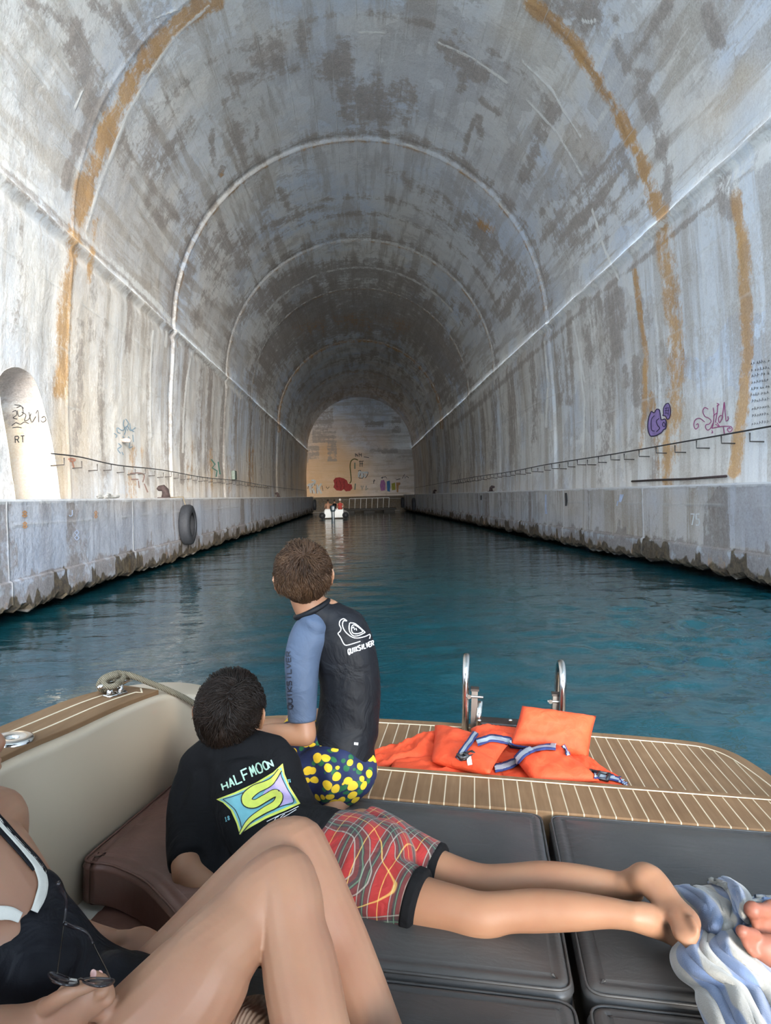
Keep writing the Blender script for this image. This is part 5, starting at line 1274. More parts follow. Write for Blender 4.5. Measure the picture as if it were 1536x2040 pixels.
# ================================================================== PRINTS ON THE CLOTHES
def paint_mat(name,c,rough=.6,emis=0): return simple(name,c,rough,var=.12,scale=60)
FONT={'Q':[[(0,.2),(0,.8),(.2,1),(.8,1),(1,.8),(1,.2),(.8,0),(.2,0),(0,.2)],[(.5,.3),(.5,-.25),(.75,-.1)]],'U':[[(0,1),(0,.2),(.2,0),(.8,0),(1,.2),(1,1)]],'I':[[(.5,0),(.5,1)]],'K':[[(0,0),(0,1)],[(1,1),(0,.45),(1,0)]],
'S':[[(1,1),(.2,1),(0,.8),(.2,.55),(.8,.5),(1,.25),(.8,0),(0,0)]],'L':[[(0,1),(0,0),(1,0)]],'V':[[(0,1),(.4,0),(1,1)]],'E':[[(1,1),(.1,1),(0,.9),(0,.1),(.1,0),(1,0)],[(0,.5),(.9,.5)]],'R':[[(0,0),(0,1),(.8,1),(1,.8),(.8,.5),(0,.5)],[(.5,.5),(1,0)]],
'H':[[(0,0),(0,1)],[(1,0),(1,1)],[(0,.5),(1,.5)]],'A':[[(0,0),(.5,1),(1,0)],[(.2,.35),(.8,.35)]],'F':[[(0,0),(0,1),(1,1)],[(0,.5),(.8,.5)]],'M':[[(0,0),(.1,1),(.5,.3),(.9,1),(1,0)]],'O':[[(.2,0),(0,.3),(0,.7),(.3,1),(.7,1),(1,.7),(1,.3),(.8,0),(.2,0)]],'N':[[(0,0),(0,1),(1,0),(1,1)]],
'1':[[(.2,.8),(.5,1),(.5,0)],[(.1,0),(.9,0)]],'8':[[(.5,.5),(.05,.75),(.5,1),(.95,.75),(.5,.5),(0,.22),(.5,0),(1,.22),(.5,.5)]],'7':[[(0,1),(1,1),(.4,0)]],'5':[[(1,1),(.1,1),(.1,.55),(.8,.55),(1,.3),(.8,0),(0,0)]],'T':[[(0,1),(1,1)],[(.5,1),(.5,0)]],'J':[[(1,1),(1,.2),(.7,0),(.2,0),(0,.2)]],
'3':[[(0,1),(.8,1),(1,.75),(.5,.52),(1,.25),(.8,0),(0,0)]],'6':[[(.9,1),(.2,.7),(0,.3),(.4,0),(.9,.1),(.9,.45),(.3,.5),(.05,.3)]],'C':[[(1,.85),(.7,1),(.2,.95),(0,.6),(.05,.2),(.4,0),(1,.15)]],'P':[[(0,0),(0,1),(.8,1),(1,.75),(.8,.5),(0,.5)]],'Y':[[(0,1),(.5,.5),(1,1)],[(.5,.5),(.5,0)]],'B':[[(0,0),(0,1),(.7,1),(.9,.78),(.6,.52),(0,.52)],[(.6,.52),(1,.28),(.7,0),(0,0)]],'X':[[(0,0),(1,1)],[(0,1),(1,0)]],'D':[[(0,0),(0,1),(.6,1),(1,.6),(1,.4),(.6,0),(0,0)]],'G':[[(1,.85),(.6,1),(.1,.8),(0,.4),(.3,0),(.9,.1),(1,.45),(.5,.45)]],'W':[[(0,1),(.25,0),(.5,.7),(.75,0),(1,1)]],'Z':[[(0,1),(1,1),(0,0),(1,0)]],'2':[[(0,.8),(.4,1),(.9,.8),(.7,.45),(0,0),(1,0)]],'9':[[(1,.5),(.4,.45),(.05,.75),(.5,1),(1,.8),(.9,.3),(.4,0)]],'0':[[(.2,0),(0,.3),(0,.7),(.3,1),(.7,1),(1,.7),(1,.3),(.8,0),(.2,0)]]}
def glyphs(text,base,h,wfac=.7,gap=.3,curve=None):
    """strokes in pixels for text along a baseline polyline: base=(p0,p1); h vector up in px"""
    p0,p1=np.array(base[0],float),np.array(base[1],float); n=len(text); out=[]; hv=np.array(h,float); L=p1-p0
    for i,ch in enumerate(text):
        if ch not in FONT: continue
        a=(i)/n; w=1/n*(1-gap)
        for st in FONT[ch]:
            pts=[]
            for x,y in st:
                t=a+x*w; q=p0+L*t+hv*y
                if curve: q=q+hv*curve*(4*t*(1-t))
                pts.append(tuple(q))
            # resample straight
            d=[]
            for s0,s1 in zip(pts[:-1],pts[1:]):
                m=max(2,int(np.hypot(*(np.array(s1)-s0))/2.5))
                for k in range(m): d.append(tuple(np.array(s0)+(np.array(s1)-np.array(s0))*k/m))
            d.append(pts[-1]); out.append(d)
    return out
def strokes(name,bv_,lst,w,mat,parent,off=.0012,world=True,sub=1,maxe=.2):
    V=[];Fc=[]
    for pts in lst:
        P=[np.array(p[:2],float) for p in pts]; ws=[(p[2] if len(p)>2 else w) for p in pts]; m=len(P); b0=len(V); ok=[]
        for i in range(m):
            a=P[max(i-1,0)]; c=P[min(i+1,m-1)]; t=(c-a); t=t/(np.linalg.norm(t)+1e-9); nr=np.array([-t[1],t[0]])
            for s in (-.5,0,.5):
                h_=hit(bv_,*(P[i]+nr*s*ws[i]),off); ok.append(h_ is not None); V.append(h_ if h_ is not None else Vector((0,0,0)))
        for i in range(m-1):
            for k in range(2):
                q=(i*3+k,i*3+k+1,i*3+k+4,i*3+k+3)
                if all(ok[j] for j in q) and max((V[b0+q[0]]-V[b0+q[2]]).length,(V[b0+q[1]]-V[b0+q[3]]).length)<maxe: Fc.append(tuple(j+b0 for j in q))
    return obj(name,clean(mesh(name,V,Fc)),mat,parent,'world')
def fillpoly(name,bv_,poly,mat,parent,step=4.,off=.001,maxe=.2):
    P=[tuple(p) for p in poly]; dense=[]
    for i in range(len(P)):
        a=np.array(P[i]); b_=np.array(P[(i+1)%len(P)]); m=max(1,int(np.hypot(*(b_-a))/step))
        for k in range(m): dense.append(Vector(a+(b_-a)*k/m))
    n=len(dense); xs=[p.x for p in dense]; ys=[p.y for p in dense]; ar=np.array([[p.x,p.y] for p in dense]); G_=[]
    gx_,gy_=np.meshgrid(np.arange(min(xs),max(xs),step),np.arange(min(ys),max(ys),step)); Q=np.stack([gx_.ravel(),gy_.ravel()],1)
    Q=Q[inpoly(Q,ar)]
    dq=np.min(np.hypot(Q[:,None,0]-ar[None,:,0],Q[:,None,1]-ar[None,:,1]),1) if len(Q) else np.zeros(0); Q=Q[dq>step*.5]
    co=dense+[Vector(q) for q in Q]
    r=delaunay_2d_cdt(co,[(i,(i+1)%n) for i in range(n)],[],1,1e-6)
    V=[hit(bv_,p.x,p.y,off) for p in r[0]]; ok=[x is not None for x in V]; V=[x if x is not None else Vector((0,0,0)) for x in V]
    Fc=[f for f in r[2] if all(ok[i] for i in f) and max((V[f[0]]-V[f[1]]).length,(V[f[1]]-V[f[2]]).length)<maxe]
    return obj(name,clean(mesh(name,V,Fc)),mat,parent,'world')
PW=paint_mat('white_print',(.75,.75,.74)); PD=paint_mat('dark_print',(.008,.010,.02)); PAQ=paint_mat('aqua_print',(.16,.42,.46)); PY=paint_mat('yellow_green_print',(.62,.66,.10)); PLV=paint_mat('lavender_print',(.46,.36,.60)); PB=paint_mat('black_print',(.008,.01,.015)); PGR=paint_mat('pale_green_print',(.42,.62,.48))
def k2(L): return [(340+x/3.339,1060+y/3.339) for x,y in L]
bk=bvh_of([rg]+[o for o in rg.children])
def sm(L,n=6,closed=False): return [tuple(p) for p in crom(L,n,closed)]
logo=[sm(k2([(1172,592),(1150,578),(1128,590),(1122,615),(1133,640),(1128,660),(1114,675),(1130,700),(1150,740),(1165,752),(1185,750)])),[tuple(p) for p in k2([(1185,750),(1250,730),(1325,705)])],
  sm(k2([(1172,592),(1150,592),(1143,620),(1160,660),(1200,695),(1240,705),(1290,695),(1322,680)])),sm(k2([(1322,680),(1325,690),(1322,705)]),3),
  sm(k2([(1190,605),(1186,635),(1192,665),(1215,690),(1250,688),(1292,668)])),sm(k2([(1192,604),(1225,610),(1262,640),(1292,668)])),sm(k2([(1205,625),(1202,650),(1212,672),(1240,676),(1275,662),(1250,635),(1220,618),(1205,625)])),[tuple(p) for p in k2([(1208,640),(1216,630),(1222,650),(1232,640),(1236,655)])]]
strokes('logo_print',bk,logo,1.7,PW,rg)
strokes('logo_lettering',bk,glyphs('QUIKSILVER',k2([(1182,812),(1352,752)]),(-.8,-9.5),gap=.22),2.0,PW,rg)
strokes('sleeve_lettering',bk,glyphs('QUIKSILVER',k2([(812,1175),(798,785)]),(-8.5,.6),gap=.25),2.2,PD,rg)
v,f=proj_ribbon(bk,[(705,1481),(713,1482)],5,.002); obj('size_label',clean(mesh('l',v,f)),PW,rg,'world')
bt=bvh_of([ts])
panel=k2([(305,1778),(420,1735),(560,1670),(680,1600),(745,1540),(758,1610),(790,1690),(862,1808),(760,1855),(640,1905),(540,1960),(460,2010),(440,1940),(400,1850),(350,1800)])
fillpoly('print_border',bt,panel,PY,ts,off=.0008)
b1=k2([(325,1780),(430,1745),(570,1680),(690,1608),(735,1565),(748,1620),(785,1705),(840,1805),(750,1842),(630,1892),(530,1948),(468,1990),(450,1930),(415,1850),(365,1800)])
fillpoly('print_field',bt,b1,PAQ,ts,off=.0013)
b2=k2([(352,1778),(440,1752),(575,1692),(695,1622),(728,1590),(738,1630),(775,1710),(818,1800),(740,1828),(620,1878),(520,1932),(478,1968),(462,1920),(430,1850),(385,1805)])
strokes('print_outline',bt,[sm([*b2,b2[0]],4)],1.6,PB,ts,.0021)
fillpoly('print_field',bt,k2([(735,1600),(742,1640),(775,1710),(815,1798),(745,1822),(700,1840),(745,1790),(735,1745),(690,1725),(600,1765),(640,1700)]),PLV,ts,off=.0018)
Sc=[(728,1585,5),(690,1640,9),(640,1680,13),(560,1715,17),(510,1760,19),(510,1800,18),(560,1812,15),(630,1775,14),(690,1745,14),(720,1765,13),(700,1815,13),(620,1860,11),(530,1920,8),(480,1985,4),(465,2010,2)]
S3=[(*k2([(x,y)])[0],w) for x,y,w in Sc]
strokes('letter_outline',bt,[sm([(x,y,w+4) for x,y,w in S3],5)],8,PB,ts,.0026,maxe=.3)
strokes('letter_s',bt,[sm(S3,5)],8,PY,ts,.0032,maxe=.3)
hm=[]
ch='HALFMOON'; base=sm(k2([(345,1722),(420,1690),(500,1650),(580,1610),(650,1575),(712,1545)]),8)
for i,cq in enumerate(ch):
    t0=(.3+i)/8.6*(len(base)-1); p=np.array(base[int(t0)]); q=np.array(base[min(len(base)-1,int(t0+len(base)/8.6*.8))]); up=np.array([-.30-.02*i,-1.])*(10+9.5*math.sin(math.pi*(i+.8)/8.4))
    hm+=glyphs(cq,(p,q),up,gap=.12)
strokes('lettering',bt,hm,3.1,PGR,ts,.0018)

strokes('numerals',bt,glyphs('18',k2([(368,1925),(402,1910)]),(-1.5,-8.),gap=.3),1.5,PAQ,ts,.0018); strokes('numerals',bt,glyphs('71',k2([(780,1672),(802,1662)]),(-1,-6),gap=.3),1.5,PAQ,ts,.0018)
strokes('lettering',bt,[[tuple(p) for p in k2(L)] for L in ([(640,1930),(720,1890),(790,1860),(850,1830)],[(690,1925),(700,1905),(720,1895)],[(730,1905),(745,1890),(760,1880)],[(650,1945),(700,1925),(780,1885),(835,1850)])],1.2,PW,ts,.0018)
# ================================================================== ON THE QUAYS AND WALLS
RUB=simple('tyre_rubber',(.022,.024,.030),.75,bstr=.3,bscale=60,var=.3)
def tyre(Y,x,zc,R_,w,label,side=-1):
    t=thing('tyre',label,'tyre',(x,Y,zc-R_),'tyres hung on the quay faces as fenders',boat=False)
    mb=MB(); prof=[(.58,-.42),(.62,-.50),(.80,-.52),(.95,-.42),(1.,-.25),(1.,.25),(.95,.42),(.80,.52),(.62,.50),(.58,.42),(.66,.36),(.80,.38),(.88,.28),(.88,-.28),(.80,-.38),(.66,-.36)]
    n=48; v=[];f=[]; m=len(prof)
    for k in range(n):
        a=2*math.pi*k/n; g=.985 if k%2 else 1.
        for r,u in prof: rr=R_*r*(g if r>.9 else 1); v.append((x+u*w,Y+rr*math.cos(a),zc+rr*math.sin(a)))
    for k in range(n):
        for j in range(m): f.append((k*m+j,((k+1)%n)*m+j,((k+1)%n)*m+(j+1)%m,k*m+(j+1)%m))
    obj('casing',mesh('t',v,f),RUB,t,'world')
    obj('hanging_rope',MB().tube([(x,Y,zc+R_*.6),(x+side*.10,Y,ZQ+.02),(x+side*.4,Y,ZQ+.015)],.015,8).mesh('r'),ROPE,t,'world')
    return t
tyre(18.2,-4.25,.80,.50,.26,'large black tyre hanging on the left quay face, nearest the boat')
tyre(60.,4.72-.2,.66,.52,.26,'black tyre on the right quay face halfway to the end',1)
tyre(69.2,-4.2,.72,.5,.26,'black tyre at the far end of the left quay')
tyre(69.4,4.16,.72,.5,.26,'black tyre at the far corner of the right quay',1)
RUST=simple('rusted_iron',(.05,.030,.028),.85,var=.5,scale=14,bstr=.3,bscale=40)
def bollard(x,Y,label,s=1.,side=1,mat=RUST):
    t=thing('bollard',label,'bollard',(x,Y,ZQ),'mooring bollards on the quays',boat=False)
    obj('base_plate',bm_mesh(bevel_box((x,Y,ZQ+.015),(.34*s,.34*s,.03),.008)),mat,t,'world')
    obj('post',MB().tube([Vector((x,Y,ZQ)),Vector((x,Y,ZQ+.12*s)),Vector((x-side*.01,Y,ZQ+.20*s)),Vector((x-side*.06*s,Y,ZQ+.26*s)),Vector((x-side*.16*s,Y,ZQ+.25*s)),Vector((x-side*.20*s,Y,ZQ+.22*s))],[.12*s,.09*s,.09*s,.085*s,.07*s,.04*s],16).mesh('p'),mat,t,'world')
bollard(-4.85,18.5,'rusty hooked bollard on the left quay behind the large tyre')
bollard(5.75,31.5,'small dark bollard on the right quay halfway along',.8,-1)
bollard(5.6,54.,'dark bollard far along the right quay',.9,-1)
bollard(-4.85,44.,'dark bollard far along the left quay',.9)
# pale broken slab on the left quay
c=Vector((-4.75,13.9,ZQ)); bm=bmesh.new(); bmesh.ops.create_icosphere(bm,subdivisions=3,radius=1)
for v in bm.verts: v.co=Vector((v.co.x*.10,v.co.y*.55,v.co.z*.05+.035))*(1+.25*math.sin(v.co.x*5+v.co.y*7))+c
o=obj('rubble',bm_mesh(bm,'r',False),simple('pale_rubble',(.62,.60,.56),.9,var=.5,scale=9),None,'world'); tagp(o,'pale broken lump lying on top of the left quay edge','rubble')
# cables and their brackets
CAB=simple('cable_sheath',(.03,.03,.032),.6); IRON=simple('bracket_iron',(.07,.06,.055),.7,var=.4)
def cable(name,pts,label,r=.014):
    o=obj(name,MB().tube([Vector(p) for p in crom(pts,6)],r,8).mesh('c'),CAB,None,'world'); tagp(o,label,'cable','cables along the tunnel walls')
cable('cable',[(6.27,8,2.33),(6.27,11.5,2.31),(6.27,14,2.30),(6.27,18,2.29),(6.27,24,2.31),(6.27,30,2.27),(6.27,40,2.3),(6.25,60,2.25),(6.25,80,2.2)],'black cable running along the right tunnel wall on small iron brackets')
cable('cable',[(-5.85,14.15,2.36),(-5.85,15.6,2.37),(-5.85,18,2.30),(-5.85,22,2.33),(-5.85,28,2.26),(-5.85,36,2.3),(-5.85,50,2.2),(-5.85,80,2.2)],'black cable along the left tunnel wall beyond the niche')
cable('cable',[(-5.9,8,2.36),(-5.9,11.,2.35),(-5.92,12.1,2.33),(-6.0,12.35,2.30),(-6.05,12.40,2.15),(-6.0,12.3,2.0),(-5.95,11.6,1.97)],'black cable looping down at the near edge of the niche',.012)
for side,x0,y0,n in ((1,6.27,9.6,44),(-1,-5.85,14.75,38)):
    me=None; ORD='first second third fourth fifth sixth seventh eighth ninth tenth eleventh twelfth thirteenth fourteenth fifteenth sixteenth seventeenth eighteenth nineteenth twentieth twenty-first twenty-second twenty-third twenty-fourth twenty-fifth twenty-sixth'.split()
    for i in range(n):
        Y=y0+.92*i
        if me is None:
            mb=MB(); mb.tube([(0,0,0),(0,0,-.14),(side*.28,0,-.15)],.012,6)
            me=mb.mesh('bracket'); me.materials.append(IRON)
        o=bpy.data.objects.new('cable_bracket',me); COL.objects.link(o); o.location=(x0,Y,2.31-.004*i*.3-.02*((i*7)%3)); o.rotation_euler=(.06*((i*5)%3-1),0,.08*((i*3)%4-1.5))
        nm_='right' if side>0 else 'left'; tagp(o,('small iron cable bracket on the %s wall, %s along from the near end'%(nm_,ORD[i]) if i<26 else 'tiny iron cable bracket deep in the tunnel on the %s wall'%nm_),'bracket','cable brackets on the %s wall'%('right' if side>0 else 'left'))
o=obj('pipe',MB().tube([(6.42,12.5,1.60),(6.42,14.,1.585),(6.42,15.5,1.60),(6.42,16.9,1.60)],.022,8).mesh('p'),RUST,None,'world'); tagp(o,'thin rusty pipe lying along the foot of the right wall','pipe')
o=obj('junction_box',bm_mesh(bevel_box((-5.9,34.9,2.55),(.16,.55,.42),.02)),simple('grey_green_box',(.16,.20,.17),.6,var=.3),None,'world'); tagp(o,'grey green box mounted high on the left wall halfway along','box')
o=obj('wall_lamp',MB().tube([(-6.02,18.9,2.98),(-5.9,18.9,2.98),(-5.84,18.9,2.97),(-5.80,18.9,2.95)],[.05,.06,.055,.03],16).mesh('l'),simple('white_fitting',(.5,.42,.38),.6,var=.4),None,'world'); tagp(o,'small round white fitting on the left wall above the cable','lamp')
# ---------------------------------------------------------------- pontoon and rail at the far end
DW=simple('dark_pontoon',(.05,.045,.04),.8,var=.4)
t=thing('pontoon','low dark pontoon with a white railing at the far end of the canal','pontoon',(1,66,WATER_Z),boat=False)
obj('deck',bm_mesh(bevel_box((.9,66.5,.22),(4.9,2.2,.16),.03)),DW,t,'world')
for x_ in (-.9,.9,2.7): obj('float',bm_mesh(bevel_box((x_,66.5,.0),(1.0,2.0,.3),.05)),DW,t,'world')
WR_=simple('white_rail',(.70,.68,.64),.5)
obj('top_rail',MB().tube([(-.85,66,1.22),(2.75,66,1.24)],.022,8).mesh('r'),WR_,t,'world')
obj('top_rail',MB().tube([(-.85,67.4,1.20),(2.75,67.4,1.22)],.018,8).mesh('r'),WR_,t,'world')
for i in range(8):
    x_=-.85+i*3.6/7; obj('rail_post',MB().tube([(x_-.06,66,.30),(x_,66,1.23)],.022,8).mesh('r'),WR_,t,'world')
# ---------------------------------------------------------------- inflatable boat in the distance
DY=50.2; dx=-1.75
PVC=simple('white_pvc',(.74,.75,.74),.45); NAVYB=simple('dark_blue_cowling',(.015,.035,.05),.35); CAP=simple('black_cone',(.02,.02,.022),.5)
t=thing('inflatable_boat','white inflatable boat with black outboard motor heading away down the canal','boat',(dx,DY+1.6,WATER_Z),boat=False)
for s_ in (-1,1):
    obj('tube',MB().tube([Vector(p) for p in crom([(dx+s_*.80,DY,.13),(dx+s_*.80,DY+1.5,.13),(dx+s_*.74,DY+2.4,.18),(dx+s_*.42,DY+3.1,.30),(dx,DY+3.4,.38)],5)],.22,20).mesh('t'),PVC,t,'world')
    obj('end_cone',MB().tube([(dx+s_*.80,DY+.02,.13),(dx+s_*.80,DY-.10,.13),(dx+s_*.80,DY-.22,.12)],[.225,.19,.05],18).mesh('t'),CAP,t,'world')
obj('transom',bm_mesh(bevel_box((dx,DY+.15,.25),(1.3,.07,.55),.02)),PVC,t,'world')
obj('console',bm_mesh(bevel_box((dx+.35,DY+1.5,.55),(.55,.4,.75),.06)),PVC,t,'world')
obj('floor_panel',bm_mesh(bevel_box((dx,DY+1.5,.02),(1.3,2.6,.06),.02)),PVC,t,'world')
obj('seat',bm_mesh(bevel_box((dx-.25,DY+.9,.42),(.8,.4,.32),.06)),PVC,t,'world')
m_=obj('outboard_motor',bm_mesh(bevel_box((dx-.05,DY-.12,.62),(.34,.46,.42),.08,4)),NAVYB,t,'world')
obj('motor_leg',bm_mesh(bevel_box((dx-.05,DY-.14,.15),(.22,.24,.75),.05)),NAVYB,m_,'world')
def sitter(x,Y,z,shirt,label,cap=None,s=1.,cat='person'):
    t=thing('person',label,cat,(x,Y,z),boat=False); mb=MB(); V=lambda a,b_,c:(x+a*s,Y+b_*s,z+c*s)
    limb(mb,[(V(0,0,.05),.15*s,.12*s),(V(0,.0,.25),.14*s,.10*s),(V(0,.02,.42),.18*s,.10*s),(V(0,.03,.50),.12*s,.07*s),(V(0,.04,.58),.05*s)])
    for q in (-1,1):
        limb(mb,[(V(q*.19,.03,.45),.055*s),(V(q*.25,.08,.22),.045*s),(V(q*.18,.28,.10),.035*s),(V(q*.14,.34,.10),.03*s)])
        limb(mb,[(V(q*.09,.02,.05),.085*s),(V(q*.12,.42,.09),.065*s),(V(q*.12,.46,-.20),.05*s),(V(q*.12,.52,-.32),.04*s)])
        limb(mb,[(V(q*.12,.50,-.36),.04*s),(V(q*.12,.66,-.38),.035*s)])
    head(mb,V(0,.05,.72),HR(0,0,0),1.15*s); b=obj('body',organic(mb,.016,3),SKIN2,t,'world')
    if shirt is not None:
        mb=MB(); limb(mb,[(V(0,0,.03),.16*s,.13*s),(V(0,.0,.25),.155*s,.115*s),(V(0,.02,.42),.195*s,.115*s),(V(0,.03,.50),.13*s,.08*s)],flatcap=True); obj('shirt',organic(mb,.016,2),shirt,t,'world')
    mb=MB(); ell(mb,V(0,.03,.755),(.09*s,.108*s,.095*s)); obj('hair' if cap is None else 'cap',mb.mesh('h'),cap or simple('dark_hair',(.02,.014,.01),.6),t,'world')
sitter(dx-.42,DY+.85,.50,None,'person with a bare back sitting at the left of the distant inflatable boat',None,.9)
sitter(dx+.02,DY+1.25,.52,BLACKT,'person in dark clothing between the two others on the inflatable boat',None,.85)
sitter(dx+.42,DY+.95,.52,simple('red_shirt',(.35,.04,.03),.8),'person in red with a white cap at the right of the inflatable boat',simple('white_cap',(.75,.74,.72),.7),.9)
# ================================================================== WRITING ON THE WALLS
bwr=bvh_of([wr]); bwl=bvh_of([wl]); bwn=bvh_of([wl]+list(wl.children)); bbk=bvh_of([wb]); bql=bvh_of([ql]); bqr=bvh_of([qr])
def G_(name,c,r=.8): return simple('spray_'+name,c,r,var=.25,scale=6)
PUR=G_('purple',(.36,.25,.55)); PURD=G_('dark_violet',(.045,.03,.09)); MAG=G_('magenta',(.42,.09,.24)); BLK=G_('black',(.05,.048,.05)); CYA=G_('faded_blue',(.30,.47,.60)); GRN=G_('green',(.14,.38,.30)); RED=G_('red',(.42,.05,.045)); WHT=G_('white',(.70,.72,.72)); ORG=G_('orange',(.55,.28,.12)); OLV=G_('olive',(.15,.13,.04)); PNK=G_('pink',(.45,.18,.38)); BLU=G_('blue',(.06,.20,.42)); YEL=G_('yellow',(.42,.38,.06)); PBL=G_('pale_blue',(.52,.60,.78))
def c1(L): return [(1100+x/3.523,700+y/3.523) for x,y in L]
ST_=lambda n,b_,l,w,m,p: strokes(n,b_,l,w,m,p,.012,maxe=3.)
Cp=c1([(700,420),(680,470),(675,540),(690,590),(710,595),(735,590),(770,570),(785,550),(800,540),(805,500),(795,475),(770,480),(762,440),(755,410),(735,408),(720,430)])
fillpoly('graffiti_fill',bwr,Cp,PUR,wr,3.,.008,3.); ST_('graffiti_outline',bwr,[sm([*Cp,Cp[0]],4)],2.2,PURD,wr)
ST_('graffiti_letters',bwr,[sm(c1(L),5) for L in ([(722,450),(700,480),(702,550),(722,560)],[(755,470),(735,490),(745,520),(758,540),(735,565)],[(785,495),(778,515),(790,530),(797,510),(785,495)])],1.6,PURD,wr)
C2=c1([(800,370),(785,400),(785,440),(780,450),(800,455),(810,475),(825,470),(833,440),(832,395),(820,365)])
fillpoly('graffiti_fill',bwr,C2,PUR,wr,3.,.008,3.); ST_('graffiti_outline',bwr,[sm([*C2,C2[0]],4)],1.8,PURD,wr)
ST_('graffiti_letters',bwr,[c1(L) for L in ([(795,400),(825,395)],[(795,415),(825,415)],[(800,430),(822,440)],[(805,395),(800,440)],[(820,400),(818,450)])],1.2,PURD,wr)
ST_('graffiti',bwr,[sm(c1(L),6) for L in ([(1100,405),(1075,395),(1062,420),(1075,455),(1105,470),(1120,490),(1105,510),(1085,515),(1080,535),(1095,552),(1115,540),(1135,500)],
  [(1075,495),(1040,470),(1010,480),(998,515),(1010,545),(1030,530),(1028,508),(1015,515)],[(1135,395),(1140,450),(1132,520),(1125,540)],[(1165,375),(1162,430),(1150,500)],[(1135,455),(1150,440),(1165,430)],[(1160,365),(1175,372),(1160,385)],
  [(1212,355),(1205,410),(1195,480)],[(1212,355),(1218,420),(1225,485),(1240,475),(1238,455)],[(1170,470),(1178,500),(1200,460),(1185,450),(1170,470)],[(1125,540),(1170,530),(1220,525),(1262,530),(1265,555),(1245,565),(1235,545),(1250,535),(1255,545)],[(1205,530),(1215,590)],[(1125,555),(1132,570),(1120,572)],[(1150,510),(1180,530),(1160,500)])],1.7,MAG,wr)
ls=[]
for y_ in (727,741,752,765,778,790,803,818,832,848):
    x_=1496+random.random()*4
    while x_<1534:
        h_=4+random.random()*3; w_=2.5+random.random()*2; yy=y_-(x_-1496)*.16
        ls.append([(x_,yy),(x_+w_*.3,yy-h_),(x_+w_*.5,yy-h_*.4),(x_+w_,yy-h_*random.random())]); x_+=w_+1.5+3*(random.random()<.15)
ST_('writing',bwr,ls,.9,BLK,wr)
# left wall
def c8(L): return [(x/3.491,680+y/3.491) for x,y in L]
ST_('graffiti',bwl,[sm(c8(L),5) for L in ([(860,545),(855,580),(870,620),(860,650)],[(870,540),(890,570),(875,600),(885,620)],[(790,640),(810,655),(800,670)],[(815,600),(850,620),(880,590),(905,620),(940,600)],[(810,600),(812,630),(835,640)],[(900,570),(905,610),(930,630)],[(850,660),(870,690),(850,700),(880,680),(900,690)],[(820,710),(840,730),(815,750),(835,780)],[(890,660),(900,700),(895,740),(920,730)],[(920,650),(925,700)],[(845,770),(855,790)])],1.5,CYA,wl)
ST_('graffiti',bwl,[sm(c8(L),5) for L in ([(470,820),(500,815),(520,825),(500,835),(480,830)],[(500,840),(510,880)])],3.2,G_('faint_orange',(.62,.30,.20)),wl)
ST_('graffiti',bwl,[[(420,915),(428,925),(422,932),(432,938),(430,950)],[(434,920),(438,945)]],2.4,GRN,wl)
ST_('stain_tag',bwl,[sm(c8(L),4) for L in ([(900,920),(960,915),(1000,930),(990,980)],[(910,960),(960,960)],[(960,970),(965,1020)],[(1000,990),(1025,1050)])],2.2,G_('dull_red',(.42,.27,.23)),wl)
ni=[o_ for o_ in wl.children if o_.name.startswith('niche')][0]; bni=bvh_of([ni])
ST_('graffiti',bni,[sm(c8(L),5) for L in ([(85,490),(110,480),(115,510),(90,530),(120,540)],[(115,460),(150,450),(160,500),(130,520),(120,480)],[(150,490),(180,510),(170,550),(200,540),(215,500)],[(200,490),(220,560),(250,520)],[(250,500),(265,480),(270,560)],[(290,530),(310,520),(320,545),(300,560),(285,550)],[(80,585),(110,565),(140,575),(170,560),(200,570)],[(85,600),(120,595),(150,600)],[(100,440),(140,445),(165,465)])],1.5,BLK,ni)
ST_('graffiti',bni,glyphs('RT',c8([(105,705),(185,700)]),(-.5,-13),gap=.35),2.,BLK,ni)
# quay numbers and paint
ST_('painted_number',bqr,glyphs('75',((1377,1046),(1398,1046)),(0,-22),gap=.3),2.2,WHT,qr)
ST_('painted_number',bql,glyphs('8',((43,1030),(53,1030)),(0,-12),gap=.1),2.4,ORG,ql); ST_('painted_number',bql,glyphs('8',((44,1052),(53,1052)),(0,-12),gap=.1),2.4,ORG,ql)
ST_('painted_number',bql,glyphs('8',((147,1076),(157,1076)),(0,-20),gap=.1),2.,PBL,ql); ST_('painted_number',bql,glyphs('J',((136,1028),(143,1028)),(0,-12),gap=.1),2.,PBL,ql)
ST_('painted_number',bql,glyphs('8',((187,1032),(193,1032)),(0,-14),gap=.1),1.8,ORG,ql)
ST_('paint_drip',bqr,[[(1238,968,9),(1240,985,8),(1236,1000,5)],[(1232,998,3),(1230,1008,2)]],6,PBL,qr)
ST_('paint_drip',bqr,[[(1088,985,3),(1088,1015,4),(1089,1024,5)]],3,PBL,qr)
ST_('paint_drip',bqr,[[(1128,982,4),(1129,998,5),(1128,1008,3)]],3,BLK,qr); ST_('paint_drip',bqr,[[(959,987,3),(959,996,3)]],3,BLK,qr)
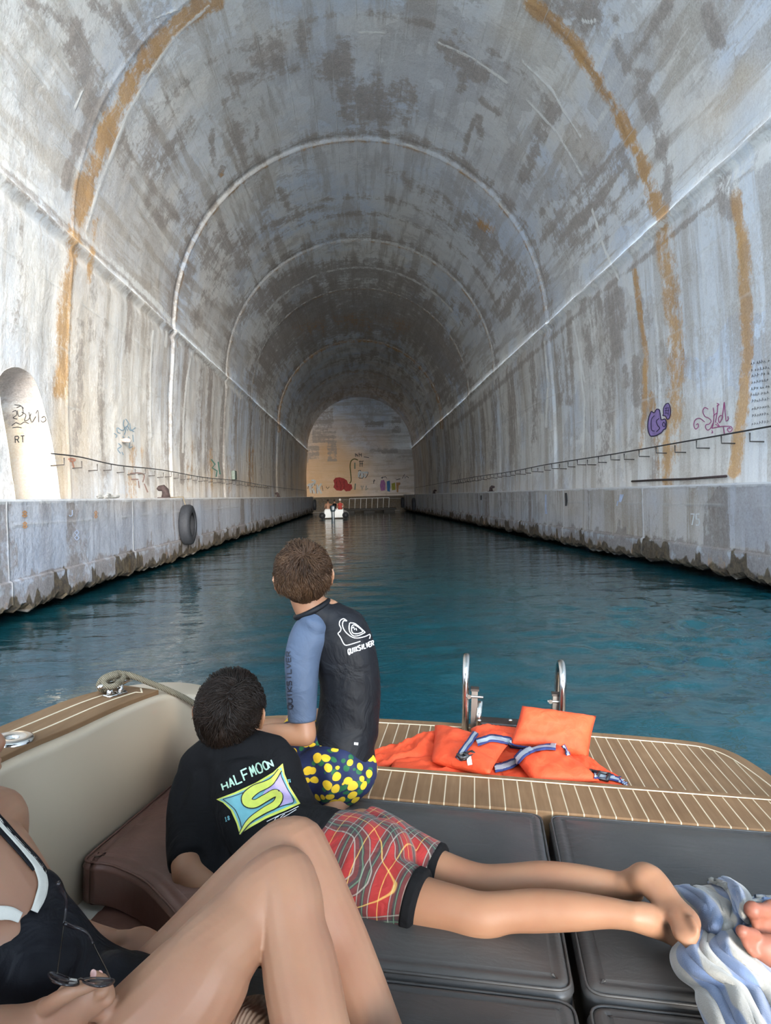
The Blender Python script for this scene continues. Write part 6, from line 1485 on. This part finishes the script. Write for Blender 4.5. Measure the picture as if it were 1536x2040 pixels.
# back wall
def c7(L): return [(560+x/4.8,780+y/4.8) for x,y in L]
ST_('graffiti',bbk,[c7(L) for L in ([(270,880),(285,970)],[(330,850),(300,900),(280,920)],[(300,925),(320,975)],[(345,890),(350,975)],[(385,880),(360,920),(385,975)],[(250,900),(330,870)],[(290,850),(320,850)])],3.4,WHT,wb)
ST_('graffiti_outline',bbk,[c7(L) for L in ([(295,880),(300,975)],[(322,860),(322,900)],[(338,890),(340,975)],[(265,900),(255,930)],[(390,900),(400,950)])],1.,BLK,wb)
rp_=c7([(500,850),(520,825),(560,820),(600,830),(630,850),(640,880),(675,890),(682,925),(660,950),(620,955),(600,935),(575,950),(530,945),(500,915),(510,885)])
fillpoly('graffiti_fill',bbk,rp_,RED,wb,3.,.01,9.)
ST_('graffiti_outline',bbk,[c7(L) for L in ([(560,850),(575,900),(570,940)],[(600,850),(605,900),(600,935)],[(530,860),(535,920)])],.9,G_('dark_red',(.14,.02,.02)),wb)
ST_('graffiti',bbk,[sm(c7(L),4) for L in ([(735,655),(700,645),(670,665),(660,710),(665,780),(670,850),(655,880)],)],2.2,OLV,wb)
ST_('graffiti',bbk,[c7(L) for L in ([(705,680),(705,740)],[(710,880),(705,940)])],2.4,G_('dull_green',(.20,.24,.18)),wb)
ST_('graffiti',bbk,[c7(L) for L in ([(745,770),(745,820)],[(770,775),(775,825)],[(800,790),(800,820)],[(745,765),(775,775),(830,775)])],4.2,WHT,wb)
ST_('graffiti_outline',bbk,[sm(c7(L),4) for L in ([(735,760),(760,755),(760,790),(745,825),(780,830)],[(780,765),(790,800),(780,830)],[(800,770),(830,770),(825,800),(805,828)])],1.2,BLK,wb)
ST_('graffiti',bbk,[c7(L) for L in ([(710,590),(712,625)],[(725,595),(728,625)],[(712,600),(735,615)],[(745,585),(745,625)],[(765,590),(768,625)],[(748,600),(768,610)],[(790,625),(840,632)],[(745,670),(790,665)],[(750,690),(785,690)],[(755,660),(755,720)],[(775,665),(775,720)],[(880,860),(900,850)],[(890,840),(885,880)],[(955,825),(1000,815),(1010,830)],[(970,815),(965,835)],[(1100,845),(1140,835)],[(1160,830),(1180,790),(1185,830),(1200,810),(1220,825)],[(430,910),(445,930),(460,910)])],1.2,BLK,wb)
for P_,M_ in (([(955,850),(985,845),(998,880),(995,945),(955,950),(945,900)],PNK),([(1010,860),(1040,850),(1045,900),(1040,960),(1015,950)],BLU),([(1055,880),(1090,870),(1095,940),(1060,945)],YEL),([(1100,870),(1140,870),(1140,890),(1125,900),(1120,965),(1105,960)],ORG)):
    fillpoly('graffiti_fill',bbk,c7(P_),M_,wb,2.5,.01,9.)
ST_('graffiti',bbk,[c7(L) for L in ([(765,900),(775,945),(785,900)],[(815,900),(810,945),(830,925)])],1.6,G_('grey_green',(.25,.30,.25)),wb)
ST_('graffiti',bbk,[c7([(150,830),(150,960)])],3.,G_('brick_red',(.35,.10,.06)),wb)
